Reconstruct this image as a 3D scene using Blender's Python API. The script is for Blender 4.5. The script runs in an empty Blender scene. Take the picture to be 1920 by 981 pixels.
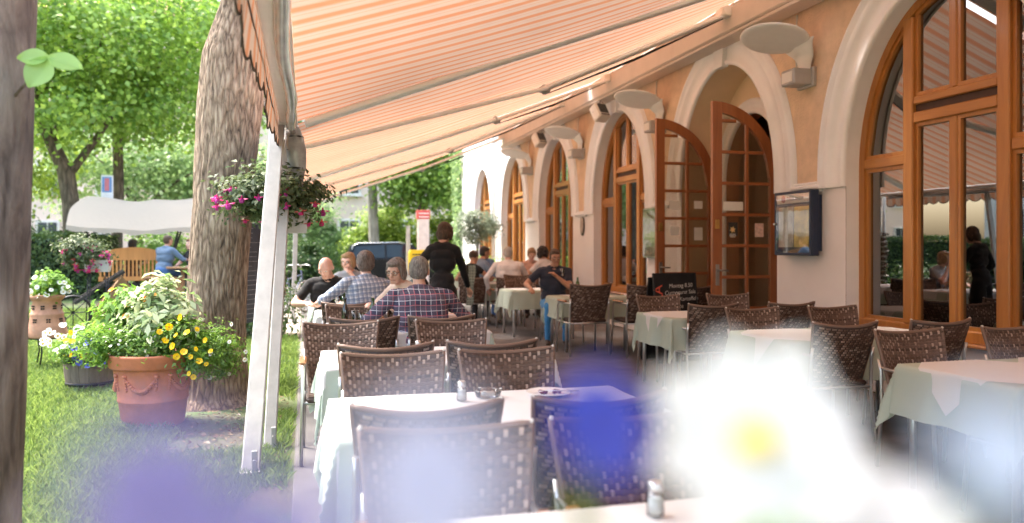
import bpy, bmesh, math, random
import numpy as np
from mathutils import Vector, Matrix, noise as mnoise
R = math.radians
PI = math.pi
random.seed(7)
rng = np.random.default_rng(11)
S = bpy.context.scene
COL = S.collection

# ------------------------------------------------------------------ camera
cam_d = bpy.data.cameras.new('camera')
cam = bpy.data.objects.new('camera', cam_d)
COL.objects.link(cam)
cam.location = (0, 0, 1.45)
cam.rotation_euler = (R(90), 0, R(-14.74))
cam_d.sensor_width = 36.0
cam_d.lens = 27.66
cam_d.shift_y = -28.5 / 1920
cam_d.clip_start = 0.02
cam_d.clip_end = 600
cam_d.dof.use_dof = True
cam_d.dof.focus_distance = 5.6
cam_d.dof.aperture_fstop = 1.5
cam_d.dof.aperture_blades = 0
S.camera = cam
S.cycles.use_denoising = True
S.cycles.max_bounces = 10
S.cycles.diffuse_bounces = 5
S.cycles.transparent_max_bounces = 24

# ------------------------------------------------------------------ sky, sun, exposure
SUN_EL, SUN_AZ = 60.0, -48.0          # azimuth: clockwise from +Y
w = bpy.data.worlds.new('World')
S.world = w
w.use_nodes = True
nt = w.node_tree
bg = nt.nodes['Background']
sky = nt.nodes.new('ShaderNodeTexSky')
sky.sky_type = 'NISHITA'
sky.sun_disc = False
sky.sun_elevation = R(SUN_EL)
sky.sun_rotation = R(SUN_AZ)
sky.air_density = 1.3
sky.dust_density = 5.0
sky.ozone_density = 0.6
nt.links.new(sky.outputs[0], bg.inputs[0])
bg.inputs[1].default_value = 0.15
sun_d = bpy.data.lights.new('sun', 'SUN')
sun = bpy.data.objects.new('sun', sun_d)
COL.objects.link(sun)
sun_d.energy = 1.5
sun_d.angle = R(12)
sun_d.color = (1.0, 0.96, 0.90)
sdir = Vector((math.sin(R(SUN_AZ)) * math.cos(R(SUN_EL)), math.cos(R(SUN_AZ)) * math.cos(R(SUN_EL)), math.sin(R(SUN_EL))))
sun.rotation_euler = sdir.to_track_quat('Z', 'Y').to_euler()
S.view_settings.view_transform = 'Standard'
S.view_settings.look = 'None'
S.view_settings.gamma = 1.0
S.view_settings.use_curve_mapping = False
S.view_settings.exposure = 2.85

# ------------------------------------------------------------------ materials
MATS = {}
def nodes_of(name):
    m = bpy.data.materials.new(name)
    m.use_nodes = True
    t = m.node_tree
    b = t.nodes['Principled BSDF']
    return m, t, b

def N(t, kind, **kw):
    n = t.nodes.new(kind)
    for k, v in kw.items():
        if isinstance(v, tuple) and k.startswith('i_'):
            n.inputs[k[2:]].default_value = v
        elif k.startswith('i_'):
            n.inputs[k[2:]].default_value = v
        else:
            setattr(n, k, v)
    return n

def ramp(t, fac, stops):
    r = t.nodes.new('ShaderNodeValToRGB')
    cr = r.color_ramp
    while len(cr.elements) > len(stops):
        cr.elements.remove(cr.elements[-1])
    while len(cr.elements) < len(stops):
        cr.elements.new(0.5)
    for e, (p, c) in zip(cr.elements, stops):
        e.position = p
        e.color = (c[0], c[1], c[2], 1)
    t.links.new(fac, r.inputs[0])
    return r.outputs[0]

def coords(t, scale=(1, 1, 1), kind='Object'):
    tc = t.nodes.new('ShaderNodeTexCoord')
    mp = t.nodes.new('ShaderNodeMapping')
    mp.inputs['Scale'].default_value = scale
    t.links.new(tc.outputs[kind], mp.inputs[0])
    return mp.outputs[0]

def M(name, col, rough=0.6, metal=0.0, var=0.12, scale=6.0, bump=0.0, bscale=60.0, stretch=(1, 1, 1),
      spec=0.5, coat=0.0, sheen=0.0, dirt=None, detail=4):
    if name in MATS:
        return MATS[name]
    m, t, b = nodes_of(name)
    v = coords(t, stretch)
    n = N(t, 'ShaderNodeTexNoise', i_Scale=scale, i_Detail=detail, i_Roughness=0.6)
    t.links.new(v, n.inputs['Vector'])
    lo = tuple(max(0, c * (1 - var)) for c in col)
    hi = tuple(min(1, c * (1 + var)) for c in col)
    stops = [(0.3, lo), (0.7, hi)]
    if dirt:
        stops = [(0.28, dirt), (0.42, lo), (0.7, hi)]
    out = ramp(t, n.outputs[0], stops)
    t.links.new(out, b.inputs['Base Color'])
    b.inputs['Roughness'].default_value = rough
    b.inputs['Metallic'].default_value = metal
    b.inputs['Specular IOR Level'].default_value = spec
    if coat: b.inputs['Coat Weight'].default_value = coat
    if sheen: b.inputs['Sheen Weight'].default_value = sheen
    if bump:
        n2 = N(t, 'ShaderNodeTexNoise', i_Scale=bscale, i_Detail=5.0)
        t.links.new(v, n2.inputs['Vector'])
        bp = N(t, 'ShaderNodeBump', i_Strength=min(1.0, bump), i_Distance=0.01)
        t.links.new(n2.outputs[0], bp.inputs['Height'])
        t.links.new(bp.outputs[0], b.inputs['Normal'])
    MATS[name] = m
    return m

def leaf_mat(name, dark, light, trans=0.45, gloss=0.03):
    if name in MATS: return MATS[name]
    m = bpy.data.materials.new(name)
    m.use_nodes = True
    t = m.node_tree
    t.nodes.clear()
    out = t.nodes.new('ShaderNodeOutputMaterial')
    g = t.nodes.new('ShaderNodeNewGeometry')
    c = ramp(t, g.outputs['Random Per Island'], [(0.0, dark), (1.0, light)])
    d = t.nodes.new('ShaderNodeBsdfDiffuse'); tr = t.nodes.new('ShaderNodeBsdfTranslucent')
    hs = N(t, 'ShaderNodeHueSaturation', i_Value=1.25, i_Saturation=1.05, i_Hue=0.485)
    t.links.new(c, hs.inputs['Color'])
    t.links.new(c, d.inputs['Color']); t.links.new(hs.outputs[0], tr.inputs['Color'])
    mx = N(t, 'ShaderNodeMixShader', i_Fac=trans)
    t.links.new(d.outputs[0], mx.inputs[1]); t.links.new(tr.outputs[0], mx.inputs[2])
    gl = N(t, 'ShaderNodeBsdfGlossy', i_Roughness=0.4)
    mx2 = N(t, 'ShaderNodeMixShader', i_Fac=gloss)
    t.links.new(mx.outputs[0], mx2.inputs[1]); t.links.new(gl.outputs[0], mx2.inputs[2])
    t.links.new(mx2.outputs[0], out.inputs[0])
    MATS[name] = m
    return m

def cloth_trans(name, col, trans=0.3, bump=0.4):
    if name in MATS: return MATS[name]
    m = bpy.data.materials.new(name); m.use_nodes = True
    t = m.node_tree; t.nodes.clear()
    out = t.nodes.new('ShaderNodeOutputMaterial')
    d = N(t, 'ShaderNodeBsdfDiffuse', i_Color=(*col, 1)); tr = N(t, 'ShaderNodeBsdfTranslucent', i_Color=(*col, 1))
    mx = N(t, 'ShaderNodeMixShader', i_Fac=trans)
    n = N(t, 'ShaderNodeTexNoise', i_Scale=9.0, i_Detail=4.0)
    t.links.new(coords(t), n.inputs['Vector'])
    bp = N(t, 'ShaderNodeBump', i_Strength=bump, i_Distance=0.02)
    t.links.new(n.outputs[0], bp.inputs['Height'])
    t.links.new(bp.outputs[0], d.inputs['Normal'])
    t.links.new(d.outputs[0], mx.inputs[1]); t.links.new(tr.outputs[0], mx.inputs[2])
    t.links.new(mx.outputs[0], out.inputs[0])
    MATS[name] = m
    return m

def glass_mat(name, tint=(0.9, 0.93, 0.92), refl=0.16, rough=0.0, k=1.7):
    """thin pane: transparent + mirror, fresnel weighted"""
    if name in MATS: return MATS[name]
    m = bpy.data.materials.new(name); m.use_nodes = True
    t = m.node_tree; t.nodes.clear()
    out = t.nodes.new('ShaderNodeOutputMaterial')
    tr = N(t, 'ShaderNodeBsdfTransparent', i_Color=(*tint, 1))
    gl = N(t, 'ShaderNodeBsdfGlossy', i_Roughness=rough)
    lw = N(t, 'ShaderNodeFresnel', i_IOR=1.5)
    ma = N(t, 'ShaderNodeMath', operation='MULTIPLY_ADD')
    ma.inputs[1].default_value = k; ma.inputs[2].default_value = refl
    t.links.new(lw.outputs[0], ma.inputs[0])
    mx = N(t, 'ShaderNodeMixShader')
    cl = N(t, 'ShaderNodeClamp')
    t.links.new(ma.outputs[0], cl.inputs[0]); t.links.new(cl.outputs[0], mx.inputs[0])
    t.links.new(tr.outputs[0], mx.inputs[1]); t.links.new(gl.outputs[0], mx.inputs[2])
    t.links.new(mx.outputs[0], out.inputs[0])
    MATS[name] = m
    return m

def wood_mat(name, c1, c2, axis='z', rough=0.35, coat=0.3, sc=14.0):
    if name in MATS: return MATS[name]
    m, t, b = nodes_of(name)
    st = {'x': (0.08, 1, 1), 'y': (1, 0.08, 1), 'z': (1, 1, 0.08)}[axis]
    v = coords(t, st)
    n = N(t, 'ShaderNodeTexNoise', i_Scale=sc, i_Detail=6.0, i_Roughness=0.65, i_Distortion=0.6)
    t.links.new(v, n.inputs['Vector'])
    o = ramp(t, n.outputs[0], [(0.3, c1), (0.7, c2)])
    t.links.new(o, b.inputs['Base Color'])
    b.inputs['Roughness'].default_value = rough
    b.inputs['Coat Weight'].default_value = coat
    b.inputs['Coat Roughness'].default_value = 0.15
    bp = N(t, 'ShaderNodeBump', i_Strength=0.08, i_Distance=0.01)
    t.links.new(n.outputs[0], bp.inputs['Height']); t.links.new(bp.outputs[0], b.inputs['Normal'])
    MATS[name] = m
    return m

# ------------------------------------------------------------------ mesh builder
class MB:
    def __init__(s):
        s.v = []; s.f = []; s.m = []; s.sm = []
    def add(s, verts, faces, mi=0, smooth=False):
        o = len(s.v)
        s.v.extend([tuple(p) for p in verts])
        for f in faces:
            s.f.append(tuple(i + o for i in f)); s.m.append(mi); s.sm.append(smooth)
        return s
    def box(s, c, d, mi=0, rot=None, bev=0.0):
        hx, hy, hz = d[0] / 2, d[1] / 2, d[2] / 2
        c = Vector(c)
        if bev <= 0:
            pts = [(x, y, z) for z in (-hz, hz) for y in (-hy, hy) for x in (-hx, hx)]
            fs = [(0, 2, 3, 1), (4, 5, 7, 6), (0, 1, 5, 4), (2, 6, 7, 3), (0, 4, 6, 2), (1, 3, 7, 5)]
        else:
            b = min(bev, hx * .9, hy * .9, hz * .9)
            pts = []; idx = {}
            for sz in (-1, 1):
                for sy in (-1, 1):
                    for sx in (-1, 1):
                        for a in range(3):
                            p = [sx * (hx - b), sy * (hy - b), sz * (hz - b)]
                            p[a] = (sx * hx, sy * hy, sz * hz)[a]
                            idx[(sx, sy, sz, a)] = len(pts); pts.append(tuple(p))
            fs = []
            for a in range(3):
                u, v = [(1, 2), (2, 0), (0, 1)][a]
                for sg in (-1, 1):
                    q = []
                    for su, sv in ((-1, -1), (1, -1), (1, 1), (-1, 1)):
                        k = [0, 0, 0]; k[a] = sg; k[u] = su; k[v] = sv
                        q.append(idx[(k[0], k[1], k[2], a)])
                    fs.append(tuple(q) if sg > 0 else tuple(q[::-1]))
            for a in range(3):
                u, v = [(1, 2), (2, 0), (0, 1)][a]
                for su in (-1, 1):
                    for sv in (-1, 1):
                        k0 = [0, 0, 0]; k0[a] = -1; k0[u] = su; k0[v] = sv
                        k1 = list(k0); k1[a] = 1
                        q = [idx[(*k0, u)], idx[(*k1, u)], idx[(*k1, v)], idx[(*k0, v)]]
                        fs.append(tuple(q) if su * sv < 0 else tuple(q[::-1]))
            for sz in (-1, 1):
                for sy in (-1, 1):
                    for sx in (-1, 1):
                        q = (idx[(sx, sy, sz, 0)], idx[(sx, sy, sz, 1)], idx[(sx, sy, sz, 2)])
                        fs.append(q if sx * sy * sz > 0 else q[::-1])
        if rot is not None:
            pts = [rot @ Vector(p) for p in pts]
        s.add([c + Vector(p) for p in pts], fs, mi)
        return s
    def beam(s, a, b, wd, th, mi=0, up=(0, 0, 1), bev=0.0):
        """box from a to b; wd across, th along up"""
        a = Vector(a); b = Vector(b); z = (b - a); L = z.length; z.normalize()
        u = Vector(up); x = u.cross(z)
        if x.length < 1e-4: x = Vector((1, 0, 0)).cross(z)
        x.normalize(); y = z.cross(x)
        rot = Matrix((x, y, z)).transposed()
        return s.box((a + b) / 2, (wd, th, L), mi, rot, bev)
    def tube(s, path, rad, n=10, mi=0, cap=True, smooth=True, flat=None):
        path = [Vector(p) for p in path]
        if not hasattr(rad, '__len__'): rad = [rad] * len(path)
        o = len(s.v); k = len(path)
        t0 = (path[1] - path[0]).normalized()
        ref = Vector((0, 0, 1)) if abs(t0.z) < 0.9 else Vector((1, 0, 0))
        x = ref.cross(t0).normalized()
        for i, p in enumerate(path):
            if i == 0: t = path[1] - path[0]
            elif i == k - 1: t = path[-1] - path[-2]
            else: t = path[i + 1] - path[i - 1]
            t.normalize()
            x = (x - t * x.dot(t))
            if x.length < 1e-5: x = Vector((1, 0, 0)).cross(t)
            x.normalize(); y = t.cross(x)
            for j in range(n):
                a = 2 * PI * j / n
                q = x * math.cos(a) * rad[i] + y * math.sin(a) * rad[i]
                s.v.append(tuple(p + q))
        for i in range(k - 1):
            for j in range(n):
                a = o + i * n + j; b = o + i * n + (j + 1) % n
                s.f.append((a, b, b + n, a + n)); s.m.append(mi); s.sm.append(smooth)
        if cap:
            s.f.append(tuple(o + j for j in range(n - 1, -1, -1))); s.m.append(mi); s.sm.append(False)
            s.f.append(tuple(o + (k - 1) * n + j for j in range(n))); s.m.append(mi); s.sm.append(False)
        return s
    def lathe(s, prof, n=24, c=(0, 0, 0), mi=0, smooth=True, close=False):
        """prof: list of (r, z)"""
        o = len(s.v); k = len(prof)
        for r, z in prof:
            for j in range(n):
                a = 2 * PI * j / n
                s.v.append((c[0] + r * math.cos(a), c[1] + r * math.sin(a), c[2] + z))
        for i in range(k - 1):
            for j in range(n):
                a = o + i * n + j; b = o + i * n + (j + 1) % n
                s.f.append((a, b, b + n, a + n)); s.m.append(mi); s.sm.append(smooth)
        s.f.append(tuple(o + j for j in range(n - 1, -1, -1))); s.m.append(mi); s.sm.append(False)
        s.f.append(tuple(o + (k - 1) * n + j for j in range(n))); s.m.append(mi); s.sm.append(False)
        return s
    def ell(s, c, r, n=12, k=8, mi=0, rot=None):
        pts = []; fs = []
        for i in range(k + 1):
            th = PI * i / k
            for j in range(n):
                a = 2 * PI * j / n
                p = Vector((r[0] * math.sin(th) * math.cos(a), r[1] * math.sin(th) * math.sin(a), r[2] * math.cos(th)))
                if rot is not None: p = rot @ p
                pts.append(Vector(c) + p)
        for i in range(k):
            for j in range(n):
                a = i * n + j; b = i * n + (j + 1) % n
                fs.append((a, a + n, b + n, b))
        return s.add(pts, fs, mi, True)
    def prism(s, poly, ax, lo, hi, mi=0):
        """poly of 2D points extruded along axis ax ('x': poly is (y,z); 'y': (x,z); 'z': (x,y))"""
        n = len(poly)
        def P(p, h):
            return {'x': (h, p[0], p[1]), 'y': (p[0], h, p[1]), 'z': (p[0], p[1], h)}[ax]
        pts = [P(p, lo) for p in poly] + [P(p, hi) for p in poly]
        fs = [tuple(range(n - 1, -1, -1)), tuple(range(n, 2 * n))]
        for i in range(n):
            j = (i + 1) % n
            fs.append((i, j, n + j, n + i))
        return s.add(pts, fs, mi)
    def grid(s, fn, nu, nv, mi=0, smooth=True):
        pts = [fn(i / nu, j / nv) for i in range(nu + 1) for j in range(nv + 1)]
        fs = [(i * (nv + 1) + j, (i + 1) * (nv + 1) + j, (i + 1) * (nv + 1) + j + 1, i * (nv + 1) + j + 1)
              for i in range(nu) for j in range(nv)]
        return s.add(pts, fs, mi, smooth)
    def mesh(s, name, mats):
        me = bpy.data.meshes.new(name)
        me.from_pydata(s.v, [], s.f)
        if not isinstance(mats, (list, tuple)): mats = [mats]
        for m in mats: me.materials.append(m)
        me.polygons.foreach_set('material_index', s.m)
        me.polygons.foreach_set('use_smooth', s.sm)
        me.update()
        return me
    def build(s, name, mats, parent=None, loc=None, fix=True):
        me = s.mesh(name, mats)
        if fix:
            bm = bmesh.new(); bm.from_mesh(me)
            bmesh.ops.recalc_face_normals(bm, faces=bm.faces)
            bm.to_mesh(me); bm.free()
        return obj(name, me, parent, loc)

def obj(name, me, parent=None, loc=None):
    o = bpy.data.objects.new(name, me)
    COL.objects.link(o)
    if parent is not None: o.parent = parent
    if loc is not None: o.location = loc
    return o

def tag(o, label=None, cat=None, group=None, kind=None):
    if label: o['label'] = label
    if cat: o['category'] = cat
    if group: o['group'] = group
    if kind: o['kind'] = kind
    return o

def thing(name, label, cat, loc=(0, 0, 0), rz=0.0, group=None):
    o = bpy.data.objects.new(name, None)
    COL.objects.link(o)
    o.empty_display_size = 0.1
    o.location = loc; o.rotation_euler = (0, 0, rz)
    return tag(o, label, cat, group)

def dup(root, loc=None, rz=None, label=None, group=None):
    r = root.copy(); COL.objects.link(r)
    if loc is not None: r.location = loc
    if rz is not None: r.rotation_euler = (0, 0, rz)
    if label: r['label'] = label
    if group: r['group'] = group
    for ch in list(root.children):
        c = ch.copy(); COL.objects.link(c); c.parent = r
        for g in list(ch.children):
            d = g.copy(); COL.objects.link(d); d.parent = c
    return r

def rot_to(z, roll=0.0):
    z = Vector(z).normalized()
    q = z.to_track_quat('Z', 'Y').to_matrix()
    return q @ Matrix.Rotation(roll, 3, 'Z')

def nz(p, sc=1.0, seed=0.0):
    return mnoise.noise(Vector((p[0] * sc + seed, p[1] * sc - seed * 1.7, p[2] * sc + seed * .3)))

def sstep(x, a, b):
    t = max(0.0, min(1.0, (x - a) / (b - a)))
    return t * t * (3 - 2 * t)

def ground_z(x, y):
    """lawn rises gently towards the back left"""
    return 0.22 * sstep(y, 10.5, 17.0) * sstep(-x, 1.0, 3.0)

def leaves_mesh(name, centers, normals, sizes, mat, shape=(1.0, 0.6), jitter=1.0, fold=0.15):
    """many leaf-sized kites as one mesh (numpy)"""
    n = len(centers)
    C = np.asarray(centers, float); Nn = np.asarray(normals, float)
    Nn = Nn + rng.normal(0, 0.55 * jitter, Nn.shape)
    Nn /= np.linalg.norm(Nn, axis=1)[:, None] + 1e-9
    a = rng.normal(0, 1, (n, 3))
    U = np.cross(Nn, a); U /= np.linalg.norm(U, axis=1)[:, None] + 1e-9
    V = np.cross(Nn, U)
    s = np.asarray(sizes, float)[:, None]
    L = s * shape[0]; W = s * shape[1]
    P = np.stack([C - U * L * .5, C + V * W * .5 + Nn * s * fold - U * L * .08, C + U * L * .5, C - V * W * .5 + Nn * s * fold - U * L * .08], 1)
    verts = P.reshape(-1, 3)
    me = bpy.data.meshes.new(name)
    me.vertices.add(4 * n); me.vertices.foreach_set('co', verts.ravel())
    me.loops.add(4 * n); me.loops.foreach_set('vertex_index', np.arange(4 * n, dtype=np.int32))
    me.polygons.add(n)
    me.polygons.foreach_set('loop_start', np.arange(0, 4 * n, 4, dtype=np.int32))
    me.polygons.foreach_set('loop_total', np.full(n, 4, dtype=np.int32))
    me.update(calc_edges=True)
    me.materials.append(mat)
    return me
# ------------------------------------------------------------------ shared materials
plaster = M('plaster', (0.76, 0.725, 0.71), 0.85, var=0.07, scale=0.9, detail=9, bump=0.25, bscale=90)
trim = M('white_trim', (0.79, 0.78, 0.785), 0.8, var=0.07, scale=1.4, detail=9, bump=0.12, bscale=60)
ochre = M('ochre_render', (0.66, 0.48, 0.33), 0.9, var=0.12, scale=5, bump=1.0, bscale=38)
inner_plaster = M('inner_plaster', (0.74, 0.57, 0.38), 0.85, var=0.06, scale=2, bump=0.1)
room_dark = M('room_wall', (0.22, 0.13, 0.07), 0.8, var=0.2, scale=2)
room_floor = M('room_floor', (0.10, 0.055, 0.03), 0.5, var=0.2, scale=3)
winwood = wood_mat('window_wood', (0.34, 0.13, 0.028), (0.46, 0.195, 0.045), 'z')
winwood_h = wood_mat('window_wood_h', (0.34, 0.13, 0.028), (0.46, 0.195, 0.045), 'y')
doorwood = wood_mat('door_wood', (0.26, 0.085, 0.03), (0.37, 0.13, 0.045), 'z')
pane_glass = glass_mat('pane_glass', (0.62, 0.62, 0.60), 0.20)
door_glass = glass_mat('door_glass', (0.88, 0.88, 0.84), 0.07)
white_paint = M('white_paint', (0.44, 0.42, 0.395), 0.5, var=0.12, scale=9, bump=0.05)
white_metal = M('white_metal', (0.72, 0.69, 0.64), 0.4, var=0.05, scale=5)
grey_metal = M('grey_metal', (0.42, 0.41, 0.40), 0.45, 0.3, var=0.1)
alu = M('aluminium', (0.62, 0.62, 0.62), 0.3, 0.85, var=0.08, scale=20)
dark_metal = M('dark_metal', (0.03, 0.03, 0.032), 0.45, 0.6, var=0.2)
black_paint = M('black_paint', (0.012, 0.012, 0.013), 0.6, var=0.3)
brass = M('brass', (0.65, 0.42, 0.14), 0.3, 0.9, var=0.15)
paper = M('paper', (0.74, 0.72, 0.66), 0.8, var=0.03)

# ------------------------------------------------------------------ ground
asph = M('terrace_asphalt', (0.125, 0.115, 0.11), 0.8, var=0.35, scale=2.2, bump=0.6, bscale=120, detail=8)
road_m = M('road_asphalt', (0.17, 0.16, 0.15), 0.9, var=0.25, scale=0.8, bump=0.3, bscale=40)
gravel_m = M('path_gravel', (0.36, 0.32, 0.27), 0.95, var=0.22, scale=3.5, bump=0.6, bscale=70)

def lawn_material():
    m, t, b = nodes_of('lawn_soil')
    v = coords(t)
    n1 = N(t, 'ShaderNodeTexNoise', i_Scale=0.9, i_Detail=6.0, i_Roughness=0.7)
    t.links.new(v, n1.inputs['Vector'])
    c = ramp(t, n1.outputs[0], [(0.32, (0.10, 0.08, 0.058)), (0.46, (0.10, 0.10, 0.05)), (0.6, (0.085, 0.15, 0.035))])
    t.links.new(c, b.inputs['Base Color'])
    b.inputs['Roughness'].default_value = 0.95
    n2 = N(t, 'ShaderNodeTexNoise', i_Scale=45.0, i_Detail=5.0)
    t.links.new(v, n2.inputs['Vector'])
    bp = N(t, 'ShaderNodeBump', i_Strength=0.8, i_Distance=0.03)
    t.links.new(n2.outputs[0], bp.inputs['Height']); t.links.new(bp.outputs[0], b.inputs['Normal'])
    return m
lawn_m = lawn_material()

mb = MB(); mb.grid(lambda u, v: (-150 + 300 * u, -60 + 300 * v, -0.06), 4, 4)
tag(mb.build('ground', M('ground_far', (0.12, 0.14, 0.06), 0.95, var=0.3, scale=0.4)), kind='structure')
mb = MB()
def lawn_pt(u, v):
    x = -16 + 15.93 * u; y = -8 + 31 * v
    return (x, y, ground_z(x, y) + 0.012 * nz((x, y, 0), 1.4))
mb.grid(lawn_pt, 64, 100)
tag(mb.build('lawn', lawn_m), kind='structure')
mb = MB(); mb.box((2.665, 11.0, -0.02), (5.47, 34.0, 0.07), bev=0.01)
tag(mb.build('terrace_paving', asph), kind='structure')
mb = MB(); mb.grid(lambda u, v: (-40 + 85 * u, 28.2 + 12 * v, -0.035), 6, 2)
tag(mb.build('road', road_m), kind='structure')
mb = MB()
pth = [(-3.2, 14.6), (-1.6, 13.4), (-0.09, 13.0), (-0.09, 28.1), (-4.0, 28.1), (-3.6, 24.0), (-2.2, 20.0)]
mb.add([(x, y, 0.0) for x, y in pth], [tuple(range(len(pth)))])

mb2 = MB()
def path_pt(u, v):
    y = 12.9 + 15.3 * v
    left = -2.4 - 1.3 * math.sin(v * 3.0) - 0.35 * nz((0, y, 0), 0.7) + 1.1 * (1 - sstep(v, 0, .12))
    x = left + (-0.085 - left) * u
    return (x, y, ground_z(x, y) + 0.022)
mb2.grid(path_pt, 10, 40)
tag(mb2.build('garden_path', gravel_m), kind='structure')
mb = MB(); mb.grid(lambda u, v: (-40 + 85 * u, 40.2 + 4 * v, -0.02), 6, 2)
tag(mb.build('verge', M('verge_green', (0.09, 0.16, 0.035), 0.95, var=0.3, scale=2)), kind='structure')

# grass blades (uncountable)
def grass():
    n = 260000
    d = 2.6 + 14.5 * rng.random(n) ** 1.25
    ang = -0.62 + rng.random(n) * 0.61          # bearing from +Y
    x = d * np.sin(ang) * 1.0; y = d * np.cos(ang)
    keep = (x < -0.10)
    x = x[keep]; y = y[keep]; d = d[keep]
    pn = np.array([mnoise.noise(Vector((a * .8, b * .8, 3.1))) + 0.5 * mnoise.noise(Vector((a * 2.7, b * 2.7, 9.1))) for a, b in zip(x, y)])
    bare = np.exp(-(((x + .55) / .45) ** 2 + ((y - 6.9) / 1.3) ** 2)) * 0.55 + .8 * np.exp(-(((x + .8) / .5) ** 2 + ((y - 7.7) / .5) ** 2))
    keep = (pn - bare * 1.2 > -0.42 + 0.25 * rng.random(len(x))) & ~((y > 12.9) & (x > -2.6))
    x = x[keep]; y = y[keep]; d = d[keep]; k = len(x)
    z = np.array([ground_z(a, b) for a, b in zip(x, y)])
    h = (0.03 + 0.05 * rng.random(k)) * (0.8 + 0.03 * d)
    wd = 0.0016 + 0.0006 * d
    a = rng.random(k) * 6.28
    lx = rng.normal(0, .45, k) * h; ly = rng.normal(0, .45, k) * h
    P = np.stack([np.stack([x - np.cos(a) * wd, y - np.sin(a) * wd, z - .01], 1),
                  np.stack([x + np.cos(a) * wd, y + np.sin(a) * wd, z - .01], 1),
                  np.stack([x + lx * .45 + np.cos(a) * wd * .7, y + ly * .45 + np.sin(a) * wd * .7, z + h * .6], 1),
                  np.stack([x + lx, y + ly, z + h], 1)], 1).reshape(-1, 3)
    me = bpy.data.meshes.new('grass')
    me.vertices.add(4 * k); me.vertices.foreach_set('co', P.ravel())
    me.loops.add(4 * k); me.loops.foreach_set('vertex_index', np.arange(4 * k, dtype=np.int32))
    me.polygons.add(k)
    me.polygons.foreach_set('loop_start', np.arange(0, 4 * k, 4, dtype=np.int32))
    me.polygons.foreach_set('loop_total', np.full(k, 4, dtype=np.int32))
    me.update(calc_edges=True)
    me.materials.append(leaf_mat('grass_blade', (0.09, 0.165, 0.035), (0.22, 0.31, 0.09), 0.45))
    tag(obj('grass', me), 'short green lawn grass with bare earth patches around the trees', 'grass', kind='stuff')
grass()
# litter of dry leaves and twigs on the bare earth
nl = 900
lx = rng.normal(-.55, .45, nl); ly = rng.normal(6.6, 1.3, nl); kk = lx < -.12
lx = lx[kk]; ly = ly[kk]
lp = np.stack([lx, ly, np.full(len(lx), .012) + .01 * rng.random(len(lx))], 1)
lo_ = obj('leaf_litter', leaves_mesh('leaf_litter', lp, np.tile(np.array([[0., 0., 1.]]), (len(lx), 1)), .022 + .03 * rng.random(len(lx)), leaf_mat('dry_leaf', (.10, .06, .03), (.30, .22, .13), .15), (1, .55), .45))
tag(lo_, 'dry leaves and twigs scattered on the bare earth by the posts', 'leaf litter', kind='stuff')

# ------------------------------------------------------------------ restaurant building
XW, XG = 5.30, 5.50
W_, ZS, RISE = 1.20, 2.20, 1.62
PITCH = 3.6
BAYS = [-1.55, 2.05, 5.65, 9.25, 12.85, 16.45, 20.05, 23.65]
DOORB = 9.25
WALL_Y0, WALL_Y1, ZTOP = -4.6, 27.6, 7.4
bld = thing('restaurant_building', 'cream and ochre restaurant facade with tall arched wooden windows along the terrace', 'building', (XW, WALL_Y0, 0))
def local(o):   # keep world coords: parent sits at bld origin
    o.location = (-XW, -WALL_Y0, 0); return o
def a_of(z, w=W_, rise=RISE, zs=ZS):
    if z <= zs: return w
    q = 1 - ((z - zs) / rise) ** 2
    return w * math.sqrt(max(0, q))
def h_of(t, w=W_, rise=RISE, zs=ZS):
    return zs + rise * math.sqrt(max(0, 1 - (t / w) ** 2))
def arch_path(yc, w=W_, rise=RISE, zs=ZS, z0=0.0, n=40):
    pts = [(yc - w, z0)] if z0 < zs else []
    for i in range(n + 1):
        th = PI - PI * i / n
        pts.append((yc + w * math.cos(th), zs + rise * math.sin(th)))
    if z0 < zs: pts.append((yc + w, z0))
    return pts
wall = MB()
zsamp = [0, ZS] + [ZS + RISE * math.sin(PI / 2 * i / 24) for i in range(1, 25)]
APEX = ZS + RISE
for yc in BAYS:
    y0 = WALL_Y0 if yc == BAYS[0] else yc - 1.8; y1 = WALL_Y1 if yc == BAYS[-1] else yc + 1.8
    for sgn, ye in ((-1, y0), (1, y1)):
        L = [(XW, ye, z) for z in zsamp]; Q = [(XW, yc + sgn * a_of(z), z) for z in zsamp]
        k = len(zsamp)
        wall.add(L + Q, [(i, k + i, k + i + 1, i + 1) if sgn < 0 else (i, i + 1, k + i + 1, k + i) for i in range(k - 1)])
    wall.add([(XW, y0, APEX), (XW, yc, APEX), (XW, y1, APEX), (XW, y1, ZTOP), (XW, yc, ZTOP), (XW, y0, ZTOP)], [(0, 1, 4, 5), (1, 2, 3, 4)])
# end wall, back, top
wall.add([(XW, WALL_Y1, 0), (12, WALL_Y1, 0), (12, WALL_Y1, ZTOP), (XW, WALL_Y1, ZTOP)], [(0, 1, 2, 3)])
wall.add([(XW, WALL_Y0, 0), (12, WALL_Y0, 0), (12, WALL_Y0, ZTOP), (XW, WALL_Y0, ZTOP)], [(3, 2, 1, 0)])
wall.add([(12, WALL_Y0, 0), (12, WALL_Y1, 0), (12, WALL_Y1, ZTOP), (12, WALL_Y0, ZTOP)], [(0, 1, 2, 3)])
wo = local(wall.build('wall', plaster, bld, fix=False))
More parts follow.
